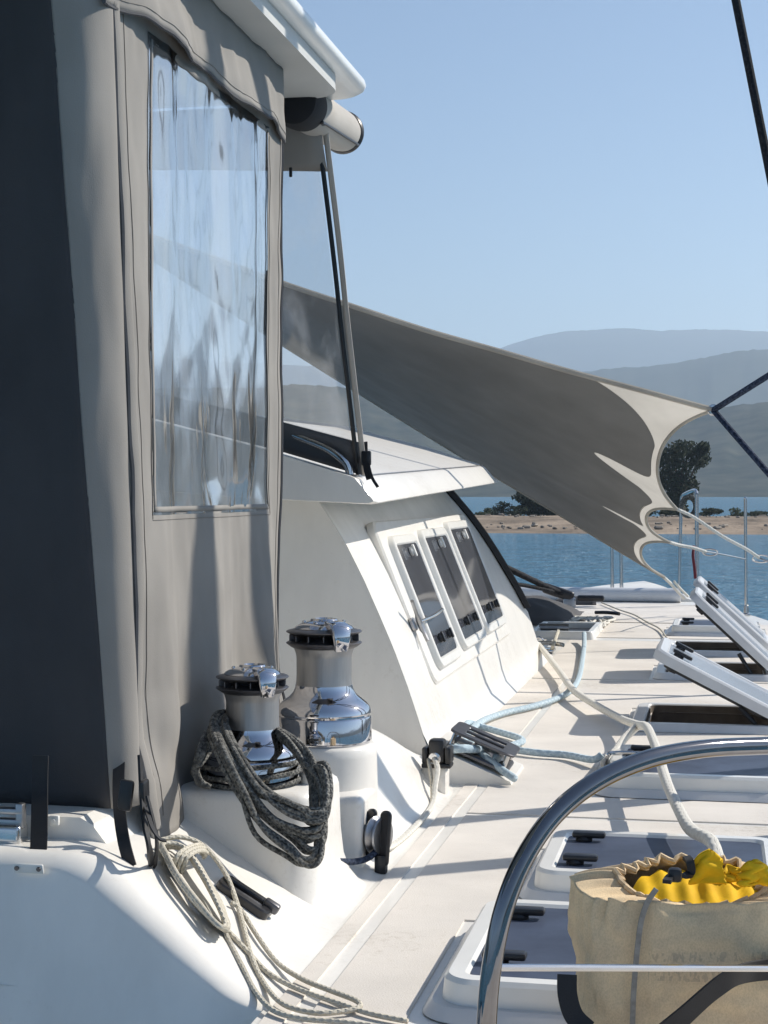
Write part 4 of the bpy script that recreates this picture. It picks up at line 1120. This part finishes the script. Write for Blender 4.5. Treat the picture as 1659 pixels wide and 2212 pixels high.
mesh_obj('sheave', xf(lathe([(.055, .008), (.060, .012), (.050, .026), (.060, .041), (.055, .046), (0, .046)], 28), WB @ T(.02, .01, 0)), M_alu, wb)
for sx_, sy_ in ((-.09, -.08), (.09, -.08), (-.09, .08), (.09, .08)):
    mesh_obj('pillar', xf(lathe([(.008, .004), (.008, .05)], 10), WB @ T(sx_, sy_, 0)), M_steel, wb)
# black cam fairlead at the coaming end
cf = thing('cam_fairlead', 'black fairlead with a steel ring at the forward end of the coaming', 'fairlead', PD(942, 1640, 5.0))
c0 = PD(945, 1622, 5.0)
mesh_obj('body', merge(rbox(.050, .05, .075, .010, 2, T(*c0)), rbox(.018, .06, .05, .006, 2, T(c0.x - .035, c0.y, c0.z - .012)), rbox(.020, .06, .05, .006, 2, T(c0.x + .036, c0.y, c0.z - .010)), rbox(.09, .06, .014, .004, 2, T(c0.x, c0.y, c0.z - .042))), M_blackp, cf)
mesh_obj('ring', xf(lathe([(.013, -.012), (.019, -.010), (.019, .0), (.013, .002)], 20), T(c0.x - .004, c0.y - .028, c0.z - .02) @ RX(pi / 2)), M_steel, cf)
mesh_obj('support', rbox(.08, .07, .12, .015, 2, T(c0.x - .01, c0.y + .02, c0.z - .105)), M_gel, cf)
# grey line from the fairlead ring down to the cheek block
line_thing('control_line', 'off-white control line from the black fairlead down along the coaming foot', [Vector((c0.x - .004, c0.y - .03, c0.z - .02)), PD(945, 1660, 4.92), PD(940, 1695, 4.86), PD(935, 1735, 4.78), PZ(918, 1762, .02), PZ(880, 1802, .016), PZ(850, 1826, .016), PD(832, 1834, 4.06)], .0085, M_rope_strap, 'rope')
line_thing('control_line', 'second thin off-white line hanging beside the control line', [PD(925, 1640, 4.98), PD(932, 1680, 4.9), PD(934, 1720, 4.82), PD(933, 1745, 4.75)], .006, M_rope_white, 'rope')
# cheek block on the far plinth pad
cb = thing('cheek_block', 'dark cheek block standing on the pad of the far winch pillar', 'block', PD(822, 1850, 4.0))
c1 = PD(818, 1805, 4.0)
CBM = T(*c1) @ RZ(rad(-20)) @ RX(rad(-8))
mesh_obj('cheek', xf(slab(.026, .125, .012, -.005, .005), CBM @ T(-.024, 0, 0) @ RX(pi / 2)), M_blackp, cb)
mesh_obj('cheek', xf(slab(.030, .135, .014, -.005, .005), CBM @ T(.022, -.01, -.005) @ RX(pi / 2)), M_blackp, cb)
mesh_obj('sheave', xf(lathe([(.045, -.014), (.047, -.010), (.036, 0), (.047, .010), (.045, .014)], 28), CBM @ RY(pi / 2) @ T(.0, 0, 0)), M_alu, cb)
mesh_obj('becket', rbox(.03, .03, .05, .008, 2, T(c1.x + .01, c1.y - .02, c1.z - .065)), M_blackp, cb)
line_thing('sheet_tail', 'short navy rope from the cheek block back towards the hank', [PD(812, 1840, 3.98), PD(790, 1856, 3.93), PD(755, 1862, 3.86), PD(720, 1855, 3.78), PD(690, 1840, 3.7)], .0078, M_rope_navy, 'rope')
# folding cleat on the cabin side
fc = thing('folding_cleat', 'metal folding cleat with a rod on the cabin side before the windows', 'cleat', wpt(5.93, .43, 0))
FM = WM(5.93, .43, 0)
mesh_obj('base', xf(slab(.05, .05, .012, 0, .014), FM), M_alu, fc)
q0, q1, q2, q3 = wpt(5.93, .43, .03), wpt(5.84, .505, .05), wpt(5.92, .36, .035), wpt(6.30, .44, .06)
mesh_obj('horn', tube([q1, q0, q2], [.007, .012, .008], 8)[:2], M_alu, fc)
mesh_obj('rod', tube([q0, q0.lerp(q3, .5) + Vector((.01, 0, 0)), q3], .006, 8)[:2], M_steel, fc)

# pale blue rope over the deck
Zr = .022
line_thing('blue_rope', 'pale blue rope running from the deck pocket back to the turning block', [PZ(1262, 1368, .06), PZ(1262, 1392, .03), PZ(1258, 1425, Zr), PZ(1251, 1462, Zr), PZ(1236, 1488, Zr), PZ(1205, 1508, Zr), PZ(1150, 1526, Zr), PZ(1090, 1540, Zr), PZ(1045, 1556, .03), PZ(1015, 1580, .05), PZ(1000, 1606, .09), PZ(975, 1618, .11), PZ(1005, 1617, .115), PZ(1050, 1622, .09), PZ(1075, 1640, .07)], .0135, M_rope_blue, 'rope')
line_thing('blue_rope', 'pale blue rope bight zigzagging on the deck towards the white strap', [PZ(1112, 1682, .03), PZ(1080, 1660, .05), PZ(1030, 1620, .09), PZ(1005, 1590, .06), PZ(1010, 1562, .05), PZ(1040, 1570, .03), PZ(1085, 1583, Zr), PZ(1120, 1594, Zr), PZ(1128, 1602, Zr), PZ(1102, 1612, Zr), PZ(1105, 1618, Zr), PZ(1160, 1626, Zr), PZ(1225, 1631, Zr), PZ(1280, 1641, .03), PZ(1300, 1630, .05)], .0125, M_rope_blue, 'rope')
# white webbing strap
ws = [PZ(1163, 1392, .07), PZ(1185, 1420, .05), PZ(1212, 1455, .045), PZ(1238, 1490, .05), PZ(1285, 1522, .05), PZ(1340, 1552, .06), PZ(1378, 1566, .09), PZ(1398, 1572, .13), PZ(1418, 1618, .13), PZ(1440, 1690, .12), PZ(1466, 1748, .12), PZ(1492, 1792, .12), PZ(1535, 1816, .13), PZ(1548, 1845, .12), PZ(1562, 1882, .10)]
line_thing('white_strap', 'off-white jackline strap stretched along the deck to the beige bag', ws, .0155, M_rope_strap, 'strap', n=8)
line_thing('white_strap', 'short off-white strap branch slanting down to the pale blue rope end', [PZ(1378, 1568, .09), PZ(1352, 1592, .07), PZ(1330, 1622, .06), PZ(1305, 1650, .045)], .014, M_rope_strap, 'strap')
pe2 = thing('pad_eye', 'white pad eye at the foot of the cabin holding the strap', 'pad eye', PZ(1163, 1405, 0))
q = PZ(1163, 1402, 0)
mesh_obj('base', lathe([(.035, 0), (.035, .008), (.02, .014), (0, .014)], 20, T(*q)), M_whitep, pe2)
mesh_obj('eye', xf(tube([(.028 * math.cos(a), 0, .028 * math.sin(a)) for a in [2 * pi * k / 14 for k in range(14)]], .007, 8, closed=True, sub=2)[:2], T(q.x, q.y, q.z + .04)), M_steel, pe2)
# bent steel fairlead bar on the third hatch
fbr = thing('fairlead_bar', 'bent steel bar standing on the deck where strap and blue rope meet', 'fairlead', PZ(1310, 1690, 0))
mesh_obj('bar', tube([PZ(1306, 1690, .0), PZ(1308, 1655, .04), PZ(1313, 1632, .085), PZ(1330, 1627, .092), PZ(1390, 1628, .092), PZ(1440, 1630, .09)], .008, 8)[:2], M_steel, fbr)
mesh_obj('foot', lathe([(.02, 0), (.02, .006), (.01, .01)], 16, T(*PZ(1306, 1692, 0.004))), M_steel, fbr)

# deck pocket with its sheave
dp = thing('deck_pocket', 'white framed line pocket let into the deck forward of the cabin', 'deck fitting', (-.90, 10.7, 0))
def ringbox(x0, x1, y0, y1, h): return xf(rect_ring(x1 - x0, y1 - y0, .03, .04, 0, h, .006, .01), T((x0 + x1) / 2, (y0 + y1) / 2, 0))
mesh_obj('frame', ringbox(-1.16, -.76, 10.35, 11.15, .05), M_frame_w, dp)
mesh_obj('floor', xf(slab(.34, .74, .02, .006, .010, .001), T(-.96, 10.75, 0)), M_blackp, dp)
mesh_obj('roller', xf(lathe([(.03, -.13), (.03, .06)], 16), T(-1.0, 10.66, .045) @ RY(pi / 2)), M_alu, dp)
line_thing('control_line', 'thin line from the forward block down to a small deck eye', [PD(1224, 1315, 12.4), PD(1212, 1345, 11.6), PZ(1200, 1380, .07), PZ(1192, 1404, .02)], .011, M_rope_white, 'rope')
line_thing('control_line', 'long thin line snaking over the foredeck', [PZ(1300, 1302, .02), PZ(1340, 1318, .02), PZ(1370, 1328, .02), PZ(1400, 1345, .02), PZ(1425, 1358, .02), PZ(1440, 1378, .02)], .006, M_rope_white, 'rope')
hp = []
r5 = random.Random(8)
for k in range(5):
    hp.append(([PZ(1240 + 60 * r5.random() + 34 * math.cos(a) * r5.uniform(.6, 1.2), 1338 + 8 * r5.random() + 9 * math.sin(a), .02) for a in [2 * pi * q / 9 for q in range(9)]], True))
rope_thing('line_coil', 'loose off-white coils of line lying on the foredeck', hp, .010, M_rope_strap)
for i, (u, v, lab) in enumerate(((1312, 1338, 'small black deck cleat left of centre on the foredeck'), (1445, 1295, 'black fitting on the crossbeam beside the rail gate'), (1185, 1408, 'small steel deck eye forward of the cabin'))):
    p = PZ(u, v, .004 if i != 1 else .02)
    t = thing('deck_cleat', lab, 'cleat', p)
    m_ = M_steel if i == 2 else M_blackp
    mesh_obj('base', rbox(.07, .16, .02, .008, 2, T(p.x, p.y, p.z + .01)), m_, t)
    mesh_obj('horn', tube([(p.x - .09, p.y + .05, p.z + .045), (p.x, p.y, p.z + .05), (p.x + .09, p.y - .05, p.z + .045)], .013, 8)[:2], m_, t)

# ------------------------------------------------------------------ off-white rope on the coaming slope
coil = []
r6 = random.Random(4)
for k in range(8):
    j = lambda s=4: r6.uniform(-s, s)
    w = 26 + 10 * r6.random()
    o = .014 + .006 * k * .8
    coil.append(([PS(352 + j(8), 1828 + j(6), o), PS(385 + w * .3, 1832 + j(), o + .01), PS(425 + w * .4 + j(), 1888 + j(), o + .012), PS(462 + w * .35 + j(), 1955 + j(), o + .008), PS(490 + j(5), 2004 + j(8), o), PS(468 + j(), 1998 + j(), o), PS(438 - w * .45 + j(), 1948 + j(), o), PS(398 - w * .5 + j(), 1890 + j(), o), PS(366 - w * .2 + j(), 1846 + j(), o)], True))
# gathering turns round the neck of the hank
for k in range(3):
    coil.append(([PS(372 + 10 * k, 1880 + 3 * k, .02), PS(385 + 10 * k, 1846 + 3 * k, .06), PS(415 + 7 * k, 1828 + 5 * k, .062), PS(438 + 4 * k, 1826 + 8 * k, .045), PS(430 + 5 * k, 1836 + 8 * k, .02)], False))
coil.append([PS(345, 1815, .03), PS(385, 1808, .05), PS(425, 1818, .055), PS(458, 1846, .04), PS(490, 1893, .025), PS(510, 1945, .012), PS(526, 2000, .01), PS(542, 2062, .01), PS(568, 2120, .010), PZ(610, 2168, .014), PZ(680, 2188, .014), PZ(745, 2184, .014), PZ(776, 2176, .016), PZ(770, 2162, .018), PZ(720, 2142, .016), PZ(655, 2116, .014), PS(600, 2080, .010), PS(556, 2022, .010), PS(520, 1965, .010), PS(500, 1950, .012)])
coil.append([PS(484, 2010, .010), PS(505, 2052, .008), PS(528, 2096, .008), PS(552, 2142, .010), PZ(590, 2182, .012), PZ(650, 2200, .012), PZ(740, 2208, .012), PZ(850, 2222, .012)])
coil.append([PS(486, 2005, .010), PS(530, 2050, .008), PS(575, 2098, .008), PZ(625, 2128, .012), PZ(680, 2150, .012), PZ(740, 2170, .012), PZ(800, 2190, .012), PZ(880, 2206, .012)])
rope_thing('rope_coil', 'off-white rope coil lying on the sloping coaming below the straps', coil, .0050, M_rope_white, n=8)
# black fairlead set into the coaming
bf = thing('coaming_fairlead', 'flat black fairlead plate on the coaming slope beside the off-white coil', 'fairlead', PS(535, 1942))
nS = Vector((.5855, 0, 1)).normalized()
BM_ = T(*PS(530, 1938, .006)) @ nS.to_track_quat('Z', 'Y').to_matrix().to_4x4() @ RZ(rad(0))
mesh_obj('plate', xf(rect_ring(.075, .125, .018, .022, -.008, .010, .003), BM_), M_blackp, bf)
mesh_obj('jaw', xf(merge(rbox(.02, .035, .022, .005, 2, T(.006, -.055, .012)), rbox(.015, .09, .010, .003, 1, T(-.006, 0, .002))), BM_), M_alu_d, bf)

# ------------------------------------------------------------------ hoop rail in the foreground
hp_ = [PD(1062, 2420, 2.24), PD(1052, 2290, 2.23), PD(1052, 2200, 2.22), PD(1062, 2090, 2.22), PD(1088, 1965, 2.23), PD(1132, 1855, 2.25), PD(1198, 1760, 2.28), PD(1285, 1690, 2.32), PD(1390, 1643, 2.37), PD(1500, 1620, 2.43), PD(1620, 1612, 2.50), PD(1760, 1612, 2.58), PD(1900, 1640, 2.66), PD(2010, 1730, 2.72), PD(2060, 1880, 2.76), PD(2070, 2100, 2.78), PD(2070, 2300, 2.78)]
hp_[0].z = 0.0; hp_[-1].z = 0.0
hoop = thing('rail_hoop', 'curved stainless rail hoop with a thin crossbar in the foreground', 'rail', hp_[0])
mesh_obj('tube', tube(hp_, .0138, 20, sub=8)[:2], M_steel_d, hoop)
mesh_obj('crossbar', tube([PD(1062, 2090, 2.22), PD(1659, 2092, 2.46), PD(2068, 2100, 2.76)], .0052, 10, sub=1)[:2], M_steel, hoop)

# beige rescue bag with yellow float
def bag_material():
    m, N, L, B = new_mat('bag_canvas')
    tc = N.new('ShaderNodeTexCoord')
    n1 = N.new('ShaderNodeTexNoise'); n1.inputs['Scale'].default_value = 11; n1.inputs['Detail'].default_value = 8; n1.inputs['Roughness'].default_value = .65
    mp = N.new('ShaderNodeMapping'); mp.inputs['Scale'].default_value = (420, 420, 300)
    n2 = N.new('ShaderNodeTexNoise'); n2.inputs['Scale'].default_value = 1.0; n2.inputs['Detail'].default_value = 2
    L.new(tc.outputs['Object'], n1.inputs['Vector']); L.new(tc.outputs['Object'], mp.inputs[0]); L.new(mp.outputs[0], n2.inputs['Vector'])
    mx = N.new('ShaderNodeMix'); mx.data_type = 'RGBA'
    mx.inputs[6].default_value = (.80, .62, .39, 1); mx.inputs[7].default_value = (.62, .475, .31, 1)
    rp = N.new('ShaderNodeMapRange'); rp.inputs[1].default_value = .35; rp.inputs[2].default_value = .68
    L.new(n1.outputs[0], rp.inputs[0]); L.new(rp.outputs[0], mx.inputs[0])
    mx2 = N.new('ShaderNodeMix'); mx2.data_type = 'RGBA'; mx2.blend_type = 'MULTIPLY'; mx2.inputs[0].default_value = .25
    cr = N.new('ShaderNodeMapRange'); cr.inputs[1].default_value = .35; cr.inputs[2].default_value = .6; cr.inputs[3].default_value = .55; cr.inputs[4].default_value = 1.1
    L.new(n2.outputs[0], cr.inputs[0]); L.new(mx.outputs[2], mx2.inputs[6]); L.new(cr.outputs[0], mx2.inputs[7])
    # two faded lines of illegible print
    sx = N.new('ShaderNodeSeparateXYZ'); L.new(tc.outputs['Object'], sx.inputs[0])
    def mth(op, a, b=None):
        n = N.new('ShaderNodeMath'); n.operation = op
        for i, x in enumerate((a, b)):
            if x is None: continue
            if isinstance(x, (int, float)): n.inputs[i].default_value = x
            else: L.new(x, n.inputs[i])
        return n.outputs[0]
    rows = None
    for zc, hw in ((PD(1500, 2072, 2.51).z, .007), (PD(1500, 2112, 2.51).z, .008)):
        r_ = mth('LESS_THAN', mth('ABSOLUTE', mth('SUBTRACT', sx.outputs[2], zc)), hw)
        rows = r_ if rows is None else mth('MAXIMUM', rows, r_)
    mp3 = N.new('ShaderNodeMapping'); mp3.inputs['Scale'].default_value = (150, 0, 60); L.new(tc.outputs['Object'], mp3.inputs[0])
    n3 = N.new('ShaderNodeTexNoise'); n3.inputs['Scale'].default_value = 1.0; n3.inputs['Detail'].default_value = 1; L.new(mp3.outputs[0], n3.inputs['Vector'])
    pr = mth('MULTIPLY', mth('MULTIPLY', rows, mth('GREATER_THAN', n3.outputs[0], .55)), .24)
    side_m = mth('GREATER_THAN', sx.outputs[0], PD(1395, 2100, 2.51).x)
    pr = mth('MULTIPLY', pr, side_m)
    mx3 = N.new('ShaderNodeMix'); mx3.data_type = 'RGBA'; mx3.inputs[7].default_value = (.10, .10, .12, 1)
    L.new(pr, mx3.inputs[0]); L.new(mx2.outputs[2], mx3.inputs[6]); L.new(mx3.outputs[2], B.inputs['Base Color'])
    B.inputs['Roughness'].default_value = .92; B.inputs['Specular IOR Level'].default_value = .15
    bp = N.new('ShaderNodeBump'); bp.inputs['Strength'].default_value = .5; bp.inputs['Distance'].default_value = .001
    L.new(n2.outputs[0], bp.inputs['Height']); L.new(bp.outputs[0], B.inputs['Normal'])
    return m
M_bag = bag_material()
bc = PD(1500, 2060, 2.62)          # centre of the bag
bag = thing('rescue_bag', 'beige canvas bag with a gathered top showing a yellow float', 'bag', (bc.x, bc.y, bc.z - .2))
rightv = Vector((ct, st, 0)); fwdv = Vector((-st, ct, 0))
BW, BD, BT, BB = .385, .20, PD(1500, 1940, 2.55).z, PD(1500, 2330, 2.55).z
def bag_pt(a, b):       # a round, b height (0 bottom .. 1 mouth)
    ang = 2 * pi * a
    c, s = math.cos(ang), math.sin(ang)
    e = .56
    sx_ = math.copysign(abs(c) ** e, c); sy_ = math.copysign(abs(s) ** e, s)
    if b < .8:
        k = b / .8; z = BB + (BT - BB) * k
        wsc = 1 - .10 * (1 - k) ** 6 - .07 * k ** 6 + .025 * nz(c * 1.5, s * 1.5 + 7, k * 3)
        x, y = sx_ * BW / 2 * wsc, sy_ * BD / 2 * wsc
        pk = k ** 3
    else:
        k = (b - .8) / .2
        e2 = .56 + .36 * k
        sx_ = math.copysign(abs(c) ** e2, c); sy_ = math.copysign(abs(s) ** e2, s)
        z = BT + .016 * math.sin(k * pi * .5) + (sy_ * .024 - .010) * k
        x = sx_ * (BW / 2 * .95) * (1 - .40 * k ** 1.1) ; y = sy_ * (BD / 2 * .95) * (1 - .42 * k ** 1.2)
        pk = 1
    # gathers and puckers
    gath = math.sin(a * 2 * pi * 24 + 2.5 * nz(a * 9, b * 3)) * .0062 * max(0, (b - .55) / .45) ** 1.2
    lump = .014 * nz(c * 2.2 + 4, s * 2.2, z * 9) + .008 * nz(c * 4 + z * 14, s * 4 + 3, z * 16) + .003 * nz(c * 12, s * 12 + 3, z * 50)
    rdir = Vector((x, y)); rl = rdir.length or 1
    x += x / rl * (gath + lump); y += y / rl * (gath + lump)
    z += gath * .8 + lump * .5 * (b > .75)
    return bc + rightv * x + fwdv * y + Vector((0, 0, z - bc.z))
NA, NB = 240, 70
Vb, Fb = [], []
for j in range(NB + 1):
    for i in range(NA): Vb.append(bag_pt(i / NA, j / NB))
for j in range(NB):
    for i in range(NA): Fb.append((j * NA + i, j * NA + (i + 1) % NA, (j + 1) * NA + (i + 1) % NA, (j + 1) * NA + i))
Fb.append(tuple(range(NA - 1, -1, -1)))
solid(mesh_obj('body', (Vb, Fb), M_bag, bag, ang=180), .003, -1)
mesh_obj('mouth_cord', tube([bag_pt(i / 96, 1.0) + Vector((0, 0, .003)) for i in range(96)], .0045, 6, closed=True, sub=1)[:2], M_bag, bag)
# seam tape
seam_pts = []
for u, v in ((1418, 1920), (1398, 1950), (1385, 1990), (1378, 2040), (1372, 2100), (1368, 2160), (1366, 2230)):
    seam_pts.append(PD(u, v, 2.513))
M_seam = pmat('grey_blue_tape', (0.30, 0.28, 0.25), .9, var=.3, vscale=60)
strap(seam_pts, .008, .003, name='seam_tape', parent=bag, mat=M_seam, side=rightv)
# yellow float inside and its flaps
def float_pt(a, b):
    ang = 2 * pi * a; r = b
    x = math.cos(ang) * r * .108; y = math.sin(ang) * r * .055
    z = BT - .002 + y * .34 + .010 * math.cos(r * pi / 2) + .004 * nz(x * 25, y * 25, 3) + .0035 * math.sin(x * 190)
    return bc + rightv * (x + .01) + fwdv * y + Vector((0, 0, z - bc.z))
mesh_obj('float', grid(float_pt, 64, 14), M_yellow, bag, ang=60)
def flap(u, v, w, h, lean, sd, d=2.60):
    c = PD(u, v, d)
    def fn(a, b):
        x = (a - .5) * w * (1 - .25 * b); z = b * h * (1 - .35 * (2 * a - 1) ** 2)
        y = .010 * nz(a * 2.5, b * 2.5, sd) + .009 * math.sin(a * 6 + sd) * b + lean * b
        return c + rightv * (x + .01 * nz(b * 5, a * 2, sd)) + fwdv * y + Vector((0, 0, z))
    return grid(fn, 18, 14)
solid(mesh_obj('float_flap', merge(flap(1528, 1908, .058, .056, -.01, 2, 2.58)), M_yellow, bag, ang=180), .006)
solid(mesh_obj('float_flap', merge(flap(1634, 1912, .050, .038, .008, 9, 2.56)), M_yellow, bag, ang=180), .006)
solid(mesh_obj('float_flap', merge(flap(1582, 1905, .04, .022, .012, 5, 2.62)), M_yellow, bag, ang=180), .006)
strap([PD(1440, 1905, 2.52), PD(1452, 1892, 2.55), PD(1475, 1893, 2.56), PD(1492, 1885, 2.57), PD(1490, 1862, 2.57), PD(1482, 1852, 2.58)], .013, .006, name='cord_loop', parent=bag, side=rightv)
mesh_obj('cord_lock', rbox(.022, .018, .022, .006, 2, T(*PD(1458, 1890, 2.545))), M_blackp, bag)
# dark strap across its front
strap([PD(1225, 2105, 2.52), PD(1226, 2150, 2.51), PD(1240, 2195, 2.50), PD(1270, 2225, 2.49)], .030, .004, name='strap', parent=bag, side=rightv)
bs = thing('webbing_strap', 'dark webbing strap slanting across the front of the beige bag', 'strap', PD(1500, 2200, 2.42))
strap([PD(1400, 2262, 2.40), PD(1470, 2202, 2.41), PD(1540, 2140, 2.43), PD(1590, 2108, 2.45), PD(1640, 2096, 2.50), PD(1720, 2090, 2.52)], .034, .004, name='webbing', parent=bs, side=Vector((.3, 0, 1)))
